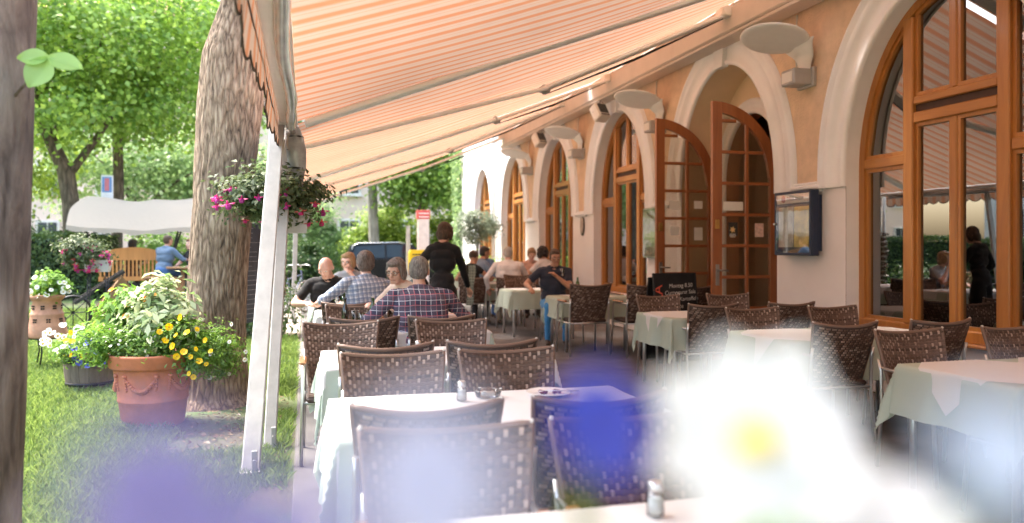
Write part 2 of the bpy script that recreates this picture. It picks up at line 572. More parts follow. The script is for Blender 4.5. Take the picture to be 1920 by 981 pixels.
# reveals
for yc in BAYS:
    depth = 0.30 if yc != DOORB else 0.52
    p = arch_path(yc); r = MB()
    n = len(p)
    # splayed inner reveal
    r.add([(XW + 0.004, y, z) for y, z in p] + [(XW + depth, y, z) for y, z in p], [(i, i + 1, n + i + 1, n + i) for i in range(n - 1)], 0, True)
    local(r.build('arch_reveal', trim if yc != DOORB else inner_plaster, bld, fix=False))
    # archivolt moulding
    prof = [(-0.015, 0.0), (-0.015, 0.035), (0.03, 0.05), (0.05, 0.022), (0.20, 0.018), (0.22, 0.045), (0.27, 0.06), (0.31, 0.045), (0.33, 0.07), (0.38, 0.06), (0.40, 0.0)]
    am = MB()
    z0 = 2.06
    def sweep(u, v):
        i = u * 44
        o, h = prof[int(round(v * (len(prof) - 1)))]
        if i < 2: z = z0 + (ZS - z0) * i / 2; y = -(W_ + o)
        elif i > 42: z = z0 + (ZS - z0) * (44 - i) / 2; y = W_ + o
        else:
            th = PI - PI * (i - 2) / 40
            y = (W_ + o) * math.cos(th); z = ZS + (RISE + o) * math.sin(th)
        return (XW - h, yc + y, min(z, 4.2 + h))
    am.grid(sweep, 44, len(prof) - 1)
    local(am.build('arch_moulding', trim, bld, fix=False))
    k = MB()
    k.prism([(yc - .13, 4.06), (yc + .13, 4.06), (yc + .09, 3.78), (yc - .09, 3.78)], 'x', XW - .085, XW + .01)
    local(k.build('keystone', trim, bld))
# spandrel panels and corbels
for yb in [b + 1.8 for b in BAYS]:
    A = W_ + 0.405; RR = RISE + 0.405
    zs_ = [2.14, 2.2] + [2.2 + (4.04 - 2.2) * i / 18 for i in range(1, 19)]
    hw = [max(0.02, 1.8 - a_of(z, A, RR)) for z in zs_]
    last = yb > WALL_Y1 - 1.5
    poly = [(yb - h, z) for h, z in zip(hw, zs_)]
    poly += [(yb + (h if not last else min(h, .2)), z) for h, z in zip(hw[::-1], zs_[::-1])]
    s = MB(); s.prism(poly, 'x', XW - 0.012, XW + 0.01)
    local(s.build('spandrel_panel', ochre if yb < 19 else plaster, bld))
    s = MB(); s.box((XW - .03, yb, 2.085), (.08, .56, .05), bev=.012); s.box((XW - .02, yb, 2.045), (.05, .48, .03), bev=.008)
    s.box((XW - .025, yb, 2.125), (.06, .50, .03), bev=.008)
    local(s.build('corbel', trim, bld))
    s = MB(); s.box((XW - 0.012, yb, .16), (.03, 1.16, .32), bev=.01)
    local(s.build('plinth', trim, bld))

# window units
def make_window(yc):
    win = MB()
    w = W_; fi = 0.075
    # arched outer frame
    zb = 0.62
    out = arch_path(yc, w + 0.01, RISE + .01, ZS, zb); inn = arch_path(yc, w - fi, RISE - fi, ZS, zb + .09)
    n = len(out); x0, x1 = XG - .045, XG + .045
    pts = [(x0, *p) for p in out] + [(x0, *p) for p in inn] + [(x1, *p) for p in inn]
    win.add(pts, [(i, n + i, n + i + 1, i + 1) for i in range(n - 1)] + [(n + i, 2 * n + i, 2 * n + i + 1, n + i + 1) for i in range(n - 1)])
    win.box((XG, yc, zb + .055), (.10, 2 * w - .02, .11), bev=.012)
    win.box((XG - .05, yc, zb - .008), (.16, 2 * w - .01, .03), bev=.008)
    frame = local(win.build('window', winwood, bld))
    def bar(nm, a, b, wd, th, mat=winwood, x=XG):
        m = MB(); m.beam((x, *a), (x, *b), th, wd, up=(0, a[1] - b[1] + 1e-6, b[0] - a[0] + 1e-6) if False else ((0, 1, 0) if abs(a[0] - b[0]) < 1e-6 else (0, 0, 1)), bev=.01)
        o = m.build(nm, mat, frame)
        return o
    mo = 0.52
    for sg in (-1, 1):
        bar('mullion', (yc + sg * mo, zb + .11), (yc + sg * mo, h_of(mo, w - fi, RISE - fi) + .01), .12, .115)
        y_in = yc + sg * (mo + .06); y_out = yc + sg * (w - fi + .005)
        bar('transom', (min(y_in, y_out), 2.27), (max(y_in, y_out), 2.27), .10, .085, winwood_h)
    bar('transom', (yc - mo + .06, 2.64), (yc + mo - .06, 2.64), .10, .10, winwood_h)
    bar('transom', (yc - mo + .06, 2.80), (yc + mo - .06, 2.80), .075, .10, winwood_h)
    m = MB(); m.box((XG + .01, yc, 2.73), (.05, 2 * mo - .12, .085))
    m.build('vent_slot', M('slot_dark', (0.05, 0.018, 0.008), .6), frame)
    bar('glazing_bar', (yc, zb + .11), (yc, 2.59), .055, .07)
    bar('glazing_bar', (yc, 2.84), (yc, h_of(0, w - fi, RISE - fi) + .005), .055, .07)
    # sash beads round each light + panes
    def light(y0, y1, z0, z1=None):
        """z1 None: follow the arch"""
        b = 0.034
        if z1 is None:
            N_ = 10
            top = [(y0 + (y1 - y0) * i / N_) for i in range(N_ + 1)]
            poly = [(y0, z0)] + [(y1, z0)] + [(t, max(z0 + .02, h_of(t - yc, w - fi, RISE - fi))) for t in top[::-1]]
            inn_ = [(y0 + b, z0 + b), (y1 - b, z0 + b)] + [(min(max(t, y0 + b), y1 - b), max(z0 + b + .01, h_of(min(max(t, y0 + b), y1 - b) - yc, w - fi - b, RISE - fi - b))) for t in top[::-1]]
        else:
            poly = [(y0, z0), (y1, z0), (y1, z1), (y0, z1)]
            inn_ = [(y0 + b, z0 + b), (y1 - b, z0 + b), (y1 - b, z1 - b), (y0 + b, z1 - b)]
        m = MB(); k = len(poly)
        xa, xb = XG - .022, XG + .03
        pts = [(xa, *p) for p in poly] + [(xa, *p) for p in inn_] + [(xb, *p) for p in inn_]
        m.add(pts, [(i, (i + 1) % k, k + (i + 1) % k, k + i) for i in range(k)] + [(k + i, k + (i + 1) % k, 2 * k + (i + 1) % k, 2 * k + i) for i in range(k)])
        m.build('sash', winwood, frame)
        g = MB(); g.prism(inn_, 'x', XG + .008, XG + .014)
        g.build('pane', pane_glass, frame)
    y_a, y_b = yc - w + fi, yc - mo - .06
    light(y_a, y_b, zb + .11, 2.22); light(y_a, y_b, 2.32)
    light(yc + mo + .06, yc + w - fi, zb + .11, 2.22); light(yc + mo + .06, yc + w - fi, 2.32)
    for s0, s1 in ((yc - mo + .06, yc - .028), (yc + .028, yc + mo - .06)):
        light(s0, s1, zb + .11, 2.59); light(s0, s1, 2.84)
    # parapet under the sill
    p = MB(); p.box((XG + .02, yc, .31), (.12, 2 * w + .01, .60))
    local(p.build('window_apron', plaster, bld))
for yc in BAYS:
    if yc != DOORB and yc > 0: make_window(yc)

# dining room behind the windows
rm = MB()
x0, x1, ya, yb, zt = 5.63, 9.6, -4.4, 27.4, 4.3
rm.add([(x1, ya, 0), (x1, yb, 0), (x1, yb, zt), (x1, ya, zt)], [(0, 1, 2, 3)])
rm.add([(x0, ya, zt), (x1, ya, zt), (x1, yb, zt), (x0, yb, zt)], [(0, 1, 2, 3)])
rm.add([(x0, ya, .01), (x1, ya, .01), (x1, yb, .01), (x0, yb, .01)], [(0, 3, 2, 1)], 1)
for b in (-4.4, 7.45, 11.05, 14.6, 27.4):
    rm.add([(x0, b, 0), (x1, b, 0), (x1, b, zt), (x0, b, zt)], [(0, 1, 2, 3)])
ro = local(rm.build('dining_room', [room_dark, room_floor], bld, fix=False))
# porch back wall with the inner doorway
DY, DW, DZS, DR = 9.39, 0.70, 2.35, 0.88
pb = MB(); XB = XW + .52
zz = [0, DZS] + [DZS + DR * math.sin(PI / 2 * i / 16) for i in range(1, 17)]
k = len(zz)
for sg, ye in ((-1, DOORB - 1.5), (1, DOORB + 1.5)):
    L = [(XB, ye, z) for z in zz]; Q = [(XB, DY + sg * a_of(z, DW, DR, DZS), z) for z in zz]
    pb.add(L + Q, [(i, k + i, k + i + 1, i + 1) for i in range(k - 1)])
pb.add([(XB, DOORB - 1.5, DZS + DR), (XB, DOORB + 1.5, DZS + DR), (XB, DOORB + 1.5, 4.0), (XB, DOORB - 1.5, 4.0)], [(0, 1, 2, 3)])
local(pb.build('porch_back_wall', inner_plaster, bld, fix=False))
pm = MB()
prof2 = [(0.0, 0.0), (0.0, .05), (.05, .06), (.07, .03), (.13, .03), (.15, .055), (.2, .05), (.21, 0)]
def sw2(u, v):
    i = u * 34; o, h = prof2[int(round(v * 7))]
    if i < 2: z = DZS * i / 2; y = -(DW + o)
    elif i > 32: z = DZS * (34 - i) / 2; y = DW + o
    else:
        th = PI - PI * (i - 2) / 30
        y = (DW + o) * math.cos(th); z = DZS + (DR + o) * math.sin(th)
    return (XB - h, DY + y, z)
pm.grid(sw2, 34, 7)
local(pm.build('doorway_moulding', trim, bld, fix=False))
dfm = MB()
for i, (p, q) in enumerate(zip(arch_path(DY, DW, DR, DZS, 0.0, 24)[:-1], arch_path(DY, DW, DR, DZS, 0.0, 24)[1:])):
    dfm.add([(XB, *p), (XB + .2, *p), (XB + .2, *q), (XB, *q)], [(0, 1, 2, 3)])
local(dfm.build('door_jamb', doorwood, bld, fix=False))

# door leaves, swung outwards
LW = 0.90
def zt_of(x, inset=0.0):
    r = LW - inset
    q = 1 - ((LW - x) / max(r, .01)) ** 2
    return DZS + (DR - inset) * math.sqrt(max(0, q))
def make_leaf(hx, y, notices):
    th = .055
    f = MB()
    N_ = 22
    xs = [LW * (1 - math.cos(PI / 2 * i / N_)) for i in range(N_ + 1)]   # dense near hinge
    def X(x): return hx - x
    yl, yh = y - th / 2, y + th / 2
    sw = .125
    # meeting stile, hinge stile, bottom rail
    f.prism([(X(LW), .06), (X(LW - sw), .06), (X(LW - sw), zt_of(LW - sw)), (X(LW), zt_of(LW))], 'y', yl, yh)
    f.prism([(X(0), .06), (X(.10), .06), (X(.10), DZS - .02), (X(0), DZS - .02)], 'y', yl + .001, yh - .001)
    f.prism([(X(.10), .06), (X(LW - sw), .06), (X(LW - sw), .30), (X(.10), .30)], 'y', yl + .002, yh - .002)
    # curved head
    oo = [(X(x), zt_of(x)) for x in xs if x <= LW - sw]
    ii = []
    for px_, pz_ in oo:
        x = hx - px_
        xi = max(x, .10)
        ii.append((X(xi), max(DZS - .06, zt_of(xi, .13)) if xi > .13 else DZS - .06 + (x / .13) * .02))
    kk = len(oo)
    for i in range(kk - 1):
        f.prism([oo[i], oo[i + 1], ii[i + 1], ii[i]], 'y', yl, yh)
    leaf = local(f.build('door_leaf', doorwood, bld))
    xm = LW - sw - (LW - sw - .10) * .52
    m = MB(); m.box((X(xm), y, (.30 + zt_of(xm, .12)) / 2), (.05, th * .8, zt_of(xm, .12) - .30), bev=.008)
    m.build('muntin', doorwood, leaf)
    rows = [.30 + .385 * i for i in range(1, 8)]
    for z in rows:
        # right limit where the arch head is
        x_lo = .10
        while zt_of(x_lo, .13) < z + .03 and x_lo < LW - sw: x_lo += .01
        if x_lo > LW - sw - .05: continue
        m = MB(); m.box(((X(x_lo) + X(LW - sw)) / 2, y, z), (LW - sw - x_lo, th * .75, .04), bev=.006)
        m.build('muntin', doorwood, leaf)
    zs_r = [.30] + rows
    panes = {}
    for c, (xa, xb_) in enumerate(((xm + .025, LW - sw), (.10, xm - .025))):
        for r_ in range(len(zs_r)):
            za = zs_r[r_] + .02; zb = (zs_r[r_ + 1] - .02) if r_ + 1 < len(zs_r) else 3.3
            tp = [xa + (xb_ - xa) * i / 8 for i in range(9)]
            tops = [min(zb, zt_of(x, .125)) for x in tp]
            if max(tops) < za + .04: continue
            poly = [(X(xa), za), (X(xb_), za)] + [(X(x), max(t_, za + .003)) for x, t_ in zip(tp[::-1], tops[::-1])]
            g = MB(); g.prism(poly, 'y', y - .004, y + .004)
            panes[(c, r_)] = g.build('pane', door_glass, leaf)
    for (c, r_, fw, fh, mat, dz) in notices:
        xa, xb_ = ((xm + .025, LW - sw), (.10, xm - .025))[c]
        xc = (xa + xb_) / 2; za = zs_r[r_] + .02
        m = MB(); m.box((X(xc), y - .007, za + dz + fh / 2), (fw, .003, fh), bev=0)
        m.build('notice', mat, leaf)
    # handle
    hm = MB()
    for s_ in (-1, 1):
        hm.box((X(LW - .06), y + s_ * (th / 2 + .006), 1.10), (.05, .01, .26), bev=.004)
        hm.tube([(X(LW - .06), y + s_ * (th / 2), 1.16), (X(LW - .06), y + s_ * (th / 2 + .055), 1.16), (X(LW - .12), y + s_ * (th / 2 + .06), 1.155), (X(LW - .18), y + s_ * (th / 2 + .055), 1.15)], .011, 8)
    hm.build('handle', M('dull_steel', (.30, .28, .25), .35, .9), leaf)
    bm_ = MB(); bm_.box((X(LW - .06), y - th / 2 - .004, 1.72), (.055, .008, .11), bev=.002)
    bm_.build('brass_plate', brass, leaf)
    return leaf
badge = M('badge_black', (.03, .028, .025), .5)
star = M('badge_star', (.7, .48, .2), .5)
pink_paper = M('pink_paper', (.72, .55, .5), .8, var=.2, scale=30)
make_leaf(5.72, 8.70, [(0, 4, .27, .11, paper, .03), (0, 3, .125, .17, badge, .10), (1, 3, .12, .17, pink_paper, .09)])
make_leaf(5.62, 10.08, [(0, 4, .17, .13, paper, .10), (1, 4, .13, .11, paper, .12), (0, 3, .14, .13, paper, .13), (1, 3, .13, .18, paper, .06)])
# star on the badge sticker
sm = MB()
pts = []
for i in range(12):
    rr = .045 if i % 2 == 0 else .022
    pts.append((5.72 - .62 + rr * math.cos(i * PI / 6 + .26), 1.455 + .19 + .01 + rr * math.sin(i * PI / 6 + .26)))
sm.prism(pts, 'y', 8.70 - .0112, 8.70 - .0088)
local(sm.build('sticker_star', star, bld))
st = MB()
for i, wd in enumerate((.08, .09, .07)): st.box((5.72 - .62, 8.70 - .0098, 1.60 - i * .017), (wd, .002, .007))
local(st.build('sticker_lines', paper, bld))

# long boxed beam the awnings are fixed to
bmn = MB(); bmn.box((5.115, 7.85, 4.195), (.33, 24.5, .29), bev=.02)
bmn.box((5.12, 7.85, 4.36), (.30, 24.5, .035), bev=.008)
bmn.box((5.11, 7.85, 4.03), (.26, 24.5, .04), bev=.008)
bo = local(bmn.build('awning_beam', M('beam_paint', (0.58, 0.50, 0.43), .55, var=.06, scale=3), bld))
# eave
ev = MB(); ev.box((8.5, 13.9, 7.5), (7.4, 28.4, .2)); local(ev.build('eave', trim, bld))
# upper storey window slots (above the awning)
for yc in BAYS:
    u = MB(); u.box((XW - .01, yc, 5.9), (.10, 1.1, 1.6), bev=.02); u.box((XW - .03, yc, 5.9), (.10, .92, 1.42), 1)
    local(u.build('upper_window', [trim, M('upper_glass', (.05, .06, .07), .1)], bld))
# downpipe on the far end
dp = MB(); dp.tube([(XW - .09, 21.85, .1), (XW - .09, 21.85, 7.2)], .06, 10)
local(dp.build('downpipe', white_metal, bld))
# oval plaque
pq = MB(); pq.ell((XW - .012, 14.65, 1.86), (.015, .13, .21), 20, 10); pq.ell((XW - .024, 14.65, 1.86), (.012, .09, .165), 20, 10, 1)
local(pq.build('oval_plaque', [M('plaque_dark', (.06, .05, .045), .5), M('plaque_light', (.4, .33, .28), .6, var=.6, scale=24)], bld))
# ------------------------------------------------------------------ text helper
def text_mesh(txt, size, mat, extr=0.0005, shear=0.0):
    cu = bpy.data.curves.new('lettering', 'FONT')
    cu.body = txt; cu.size = size; cu.extrude = extr; cu.align_x = 'LEFT'; cu.shear = shear; cu.resolution_u = 3
    o = bpy.data.objects.new('lettering', cu); COL.objects.link(o)
    dg = bpy.context.evaluated_depsgraph_get()
    me = bpy.data.meshes.new_from_object(o.evaluated_get(dg))
    bpy.data.objects.remove(o, do_unlink=True)
    me.materials.clear(); me.materials.append(mat)
    return me

# ------------------------------------------------------------------ awnings
def awning_mat(name, trans, dark=1.0):
    m = bpy.data.materials.new(name); m.use_nodes = True
    t = m.node_tree; t.nodes.clear()
    out = t.nodes.new('ShaderNodeOutputMaterial')
    tc = t.nodes.new('ShaderNodeTexCoord'); sp = t.nodes.new('ShaderNodeSeparateXYZ')
    t.links.new(tc.outputs['Object'], sp.inputs[0])
    def fr(per, off=0.0):
        a = N(t, 'ShaderNodeMath', operation='MULTIPLY_ADD'); a.inputs[1].default_value = 1 / per; a.inputs[2].default_value = off
        t.links.new(sp.outputs['Y'], a.inputs[0])
        f = N(t, 'ShaderNodeMath', operation='FRACT'); t.links.new(a.outputs[0], f.inputs[0])
        return f.outputs[0]
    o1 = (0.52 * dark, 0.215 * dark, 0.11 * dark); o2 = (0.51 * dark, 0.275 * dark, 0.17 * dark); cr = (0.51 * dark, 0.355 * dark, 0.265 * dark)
    r = t.nodes.new('ShaderNodeValToRGB'); r.color_ramp.interpolation = 'LINEAR'
    st = [(0, cr), (.14, cr), (.16, o2), (.22, o2), (.24, o1), (.50, o1), (.52, o2), (.60, o2), (.62, cr), (.80, cr), (.81, o2), (.85, o2), (.86, cr)]
    while len(r.color_ramp.elements) < len(st): r.color_ramp.elements.new(.5)
    for e, (p, c) in zip(r.color_ramp.elements, st): e.position = p; e.color = (*c, 1)
    t.links.new(fr(0.21), r.inputs[0])
    nn = N(t, 'ShaderNodeTexNoise', i_Scale=1.1, i_Detail=5.0)
    t.links.new(tc.outputs['Object'], nn.inputs['Vector'])
    mm = N(t, 'ShaderNodeMixRGB', blend_type='MULTIPLY', i_Fac=0.5)
    rr = ramp(t, nn.outputs[0], [(0.3, (0.78, 0.76, 0.74)), (0.65, (1, 1, 1))])
    t.links.new(r.outputs[0], mm.inputs[1]); t.links.new(rr, mm.inputs[2])
    d = N(t, 'ShaderNodeBsdfDiffuse'); tr = N(t, 'ShaderNodeBsdfTranslucent')
    t.links.new(mm.outputs[0], d.inputs[0]); t.links.new(mm.outputs[0], tr.inputs[0])
    mx = N(t, 'ShaderNodeMixShader', i_Fac=trans)
    t.links.new(d.outputs[0], mx.inputs[1]); t.links.new(tr.outputs[0], mx.inputs[2])
    t.links.new(mx.outputs[0], out.inputs[0])
    return m
awn_m = awning_mat('awning_canvas', 0.26)
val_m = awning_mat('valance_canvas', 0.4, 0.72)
piping = M('valance_piping', (0.05, 0.028, 0.018), .8)
clear_roll = M('clear_sheet_roll', (0.34, 0.36, 0.37), 0.12, var=.45, scale=5, spec=.8, stretch=(1, .3, 1))
RX, RZ = -0.06, 2.50
FX, FZ = 4.97, 4.375
def awn_z(x, y=None):
    t = (x - RX) / (FX - RX)
    return RZ + (FZ - RZ) * t - 0.10 * math.sin(PI * t)
def make_awning(y0, y1, arms, label):
    a = thing('awning', label, 'awning', (FX, (y0 + y1) / 2, FZ), 0, 'striped awnings over the terrace')
    off = Vector((-FX, -(y0 + y1) / 2, -FZ))
    def put(o): o.location = off; return o
    m = MB()
    def fab(u, v):
        x = RX + (FX - RX) * u; y = y0 + (y1 - y0) * v
        ss = math.sin(PI * u)
        z = awn_z(x) + 0.026 * ss * math.sin(v * (y1 - y0) * 2.1 + y0) + 0.03 * nz((x * .7, y * 1.9, 0)) * ss + .05 * ss * (abs(2 * v - 1) ** 4)
        return (x, y, z)
    m.grid(fab, 36, int((y1 - y0) * 14))
    put(m.build('canvas', awn_m, a, fix=False))
    m = MB(); m.box((RX - .07, (y0 + y1) / 2, RZ - .03), (.14, y1 - y0, .06), bev=.012)
    put(m.build('front_rail', white_metal, a))
    m = MB()
    n = int((y1 - y0) / .22); sub = 8
    vx = RX - .145
    up, lo = [], []
    for i in range(n * sub + 1):
        y = y0 + (y1 - y0) * i / (n * sub); ph = (i % sub) / sub
        sc = abs(math.sin(PI * ph)) ** .6
        wob = .014 * math.sin(y * 3.3) + .008 * math.sin(y * 9)
        up.append((vx, y, RZ - .01)); lo.append((vx + wob - .015, y, RZ - .215 - .055 * sc))
    k = len(up)
    mid = [((u_[0] * .45 + l_[0] * .55), u_[1], u_[2] * .45 + l_[2] * .55) for u_, l_ in zip(up, lo)]
    m.add(up + mid + lo, [(i, i + 1, k + i + 1, k + i) for i in range(k - 1)] + [(k + i, k + i + 1, 2 * k + i + 1, 2 * k + i) for i in range(k - 1)], 0, True)
    put(m.build('valance', val_m, a, fix=False))
    m = MB()
    for i in range(0, k - 1):
        m.beam(lo[i], (lo[i + 1][0], lo[i + 1][1] + .002, lo[i + 1][2]), .008, .012)
    m.beam((mid[0][0] + .008, y0, RZ - .1), (mid[0][0] + .008, y1, RZ - .1), .006, .012)
    put(m.build('valance_piping', piping, a))
    m = MB()
    rp = [(RX - .035 + .012 * math.sin(y * 2.7), y, RZ - .10 - .02 * math.sin(y * 1.3)) for y in np.linspace(y0 + .05, y1 - .25, 40)]
    m.tube(rp, [.036 + .01 * nz((0, p[1] * 3, 0)) for p in rp], 10)
    put(m.build('rolled_clear_sheet', clear_roll, a))
    for pts in arms:
        m = MB()
        for p, q in zip(pts[:-1], pts[1:]):
            m.beam(p, q, .17, .05, bev=.012)
        put(m.build('folding_arm', M('arm_white', (.86, .85, .83), .4, var=.02), a))
        if len(pts) > 2:
            j = MB(); e = Vector(pts[1])
            j.box(e + Vector((0, 0, -.01)), (.13, .10, .085), bev=.015); j.tube([e + Vector((0, 0, -.07)), e + Vector((0, 0, .05))], .03, 10)
            put(j.build('arm_elbow', grey_metal, a))
        s = Vector(pts[-1]); b = MB()
        b.box(s + Vector((-.02, 0, .03)), (.16, .18, .13), bev=.015); b.tube([s + Vector((-.05, -.11, 0)), s + Vector((-.05, .11, 0))], .028, 8)
        for yy in (-.09, .09): b.box(s + Vector((.05, yy, .02)), (.05, .02, .22), bev=.004)
        put(b.build('shoulder_bracket', white_metal, a))
        if len(pts) > 2:
            c = MB()
            for dz in (0, .012, .024):
                p0, p1 = Vector(pts[1]), Vector(pts[2])
                mid_ = (p0 + p1) / 2 + Vector((0, .03, -.10 + dz))
                c.tube([p0 + Vector((.05, .02, -.05)), mid_, p1 + Vector((-.04, 0, -.05))], .006, 5)
            put(c.build('arm_cable', dark_metal, a))
    return a
def arm_pt(x, y, dz=-.075): return (x, y, awn_z(x) + dz)
sh = 4.93
make_awning(-4.2, 6.86, [[arm_pt(.02, -2.2), arm_pt(2.6, -2.7), (sh, -1.9, 4.28)], [arm_pt(0.0, 6.70, -.06), (sh, 6.62, 4.26)]],  # its unseen stretch behind the camera is lengthened to shade the front flowers
            'nearest orange striped awning with a straight white arm and scalloped valance')
make_awning(6.98, 13.30, [[arm_pt(.03, 8.15), arm_pt(2.85, 9.25, -.10), (sh, 8.55, 4.25)], [arm_pt(.03, 12.3), arm_pt(2.8, 11.6, -.10), (sh, 12.4, 4.25)]],
            'middle orange striped awning with jointed white arms above the restaurant door')
make_awning(13.42, 19.9, [[arm_pt(.03, 14.6), arm_pt(2.8, 15.5, -.10), (sh, 14.8, 4.25)], [arm_pt(.03, 19.6), arm_pt(2.8, 19.4, -.10), (sh, 19.7, 4.25)]],
            'farthest orange striped awning ending before the white sunlit facade')

# ------------------------------------------------------------------ awning posts
def post(base, top, wd, label, plate=True):
    p = thing('awning_post', label, 'post', base, 0, 'white posts under the awning edge')
    b = Vector(base); t = Vector(top) - b
    m = MB(); m.beam((0, 0, 0), t, wd, wd * .62, up=(0, 1, 0), bev=.008)
    m.build('shaft', white_paint, p)
    if plate:
        m = MB(); m.box((.0, -.0, .03), (wd * 1.15, wd * .9, .012), bev=.003); m.box((.03, -wd * .36, .10), (.035, .02, .14), bev=.004)
        m.tube([(.03, -wd * .40, .10), (.03, -wd * .40 - .02, .10)], .014, 8)
        m.build('foot_bracket', grey_metal, p)
    m = MB(); m.box(t + Vector((.03, 0, .01)), (.12, .14, .05), bev=.01); m.build('head_plate', white_metal, p)
    return p
post((-.335, 5.22, 0), (-.215, 6.62, 2.44), .112, 'tall white wooden post nearest the viewer, leaning towards the awning')
post((-.245, 5.85, 0), (-.14, 6.95, 2.44), .085, 'white post just behind the nearest leaning post')
post((-.40, 10.72, 0), (-.20, 10.9, 2.44), .085, 'slim white post standing on the lawn behind the fuchsia basket')
post((-.22, 15.6, 0), (-.15, 15.5, 2.44), .085, 'white post next to the bark clad pole')
# crumpled clear sheet and ties at the post head
tie = thing('rolled_tarp_bundle', 'crumpled grey clear tarp bundle tied at the post head', 'tarp', (-.09, 6.8, 2.2))
m = MB()
def tarp(u, v):
    a = u * 2 * PI; z = .24 - .62 * v
    r = (.045 + .05 * math.sin(PI * min(1, v * 1.4)) + .02 * nz((math.cos(a) * 2, math.sin(a) * 2, z * 7), 1.2)) * (1 - .4 * v)
    return (r * math.cos(a) + .05 * v, r * math.sin(a), z)
m.grid(tarp, 18, 22); m.build('tarp', clear_roll, tie, fix=False)
for z in (.16, .05, -.1):
    m = MB(); m.lathe([(.06, -.008), (.075, 0), (.06, .008)], 14, (.01, 0, z))
    m.build('tie_strap', black_paint, tie)
m = MB()
def flap(u, v): return (-.16 + .10 * u - .05 * v, -.12 + .05 * math.sin(u * 5), .16 - .34 * v + .03 * math.sin(u * 7 + v * 3) - .05 * u)
m.grid(flap, 10, 12); m.build('loose_flap', M('flap_cream', (.62, .56, .48), .7, var=.2, scale=12), tie, fix=False)

# ------------------------------------------------------------------ wall lamps
lamp_w = M('lamp_white', (0.78, 0.75, 0.72), .5, var=.03)
def make_lamp():
    L = thing('wall_lamp', 'x', 'lamp', (0, 0, 0), 0, 'round reflector lamps on the facade piers')
    m = MB(); m.box((-.13, 0, 0), (.26, .24, .17), bev=.014); m.box((-.262, 0, .0), (.012, .18, .11), 1, bev=.004)
    m.box((-.02, 0, 0), (.05, .30, .21), bev=.01)
    m.build('lamp_box', [grey_metal, white_metal], L)
    m = MB()
    tilt = Matrix.Rotation(R(13), 3, 'Y') @ Matrix.Rotation(R(-6), 3, 'X')
    n = 40; ctr = Vector((-.42, 0, .40))
    prof = [(0, 0.012), (.28, .012), (.335, .02), (.35, .012), (.335, -.004), (.28, -.010), (0, -.010)]
    pts = []
    for r_, z in prof:
        for j in range(n):
            a = 2 * PI * j / n
            pts.append(ctr + tilt @ Vector((r_ * math.cos(a), r_ * math.sin(a) * 1.08, z)))
    fs = [(i * n + j, i * n + (j + 1) % n, (i + 1) * n + (j + 1) % n, (i + 1) * n + j) for i in range(len(prof) - 1) for j in range(n)]
    m.add(pts, fs, 0, True); m.build('reflector_disc', lamp_w, L)
    m = MB()
    def br(u, v):
        wd = .10 + .20 * v ** 2
        y = (u * 2 - 1) * wd
        x = -.05 - .10 * sstep(v, .45, 1.0) - .03 * (1 - abs(u * 2 - 1))
        z = .08 + .27 * v + .03 * v * v
        return (x, y, z)
    for dx in (0, .012):
        m.grid(lambda u, v: (br(u, v)[0] + dx, br(u, v)[1], br(u, v)[2]), 10, 10)
    m.build('bracket', lamp_w, L)
    m = MB(); m.tube([(-.03, .16, .1), (-.03, .19, .4), (-.02, .17, .74)], .009, 6); m.build('conduit', white_metal, L)
    return L
lamp0 = make_lamp()
LL = ['large white disc lamp on the pier between door and big window', 'white disc lamp on the pier left of the door',
      'white disc lamp between the two arched windows beyond the door', 'small looking white disc lamp farthest along the facade']
for i, y in enumerate((7.45, 11.05, 14.65, 18.25)):
    o = lamp0 if i == 0 else dup(lamp0)
    o.location = (XW - .012, y, 3.27); o['label'] = LL[i]
# speakers / floodlights under the beam
def make_speaker():
    L = thing('terrace_speaker', 'x', 'speaker', (0, 0, 0), 0, 'small speakers hung under the beam')
    rot = Matrix.Rotation(R(20), 3, 'Z') @ Matrix.Rotation(R(-32), 3, 'X')
    m = MB(); m.box((0, 0, -.22), (.26, .20, .30), bev=.02, rot=rot); m.build('cabinet', white_metal, L)
    m = MB()
    g = rot @ Vector((0, -.104, -.0))
    m.box(Vector((0, 0, -.22)) + rot @ Vector((0, -.104, .02)), (.19, .008, .19), rot=rot)
    m.box(Vector((0, 0, -.22)) + rot @ Vector((0, -.104, -.115)), (.19, .008, .02), rot=rot)
    m.build('grille', M('grille', (.10, .10, .10), .5, var=.8, scale=90), L)
    m = MB(); m.beam((0, 0, 0), (0, .02, -.12), .05, .012); m.beam((-.14, 0, -.22), (.14, 0, -.22), .03, .02)
    m.build('bracket', grey_metal, L)
    c = MB(); c.tube([(.05, .05, 0), (.14, .10, -.10), (.10, .12, -.18)], .006, 5); c.build('cable', dark_metal, L)
    return L
sp0 = make_speaker(); sp0.location = (5.02, 13.0, 4.02); sp0['label'] = 'small white speaker hanging above the nearer arched window'
o = dup(sp0, (5.02, 16.7, 4.02), 0, 'small white speaker hanging above the farther arched window')

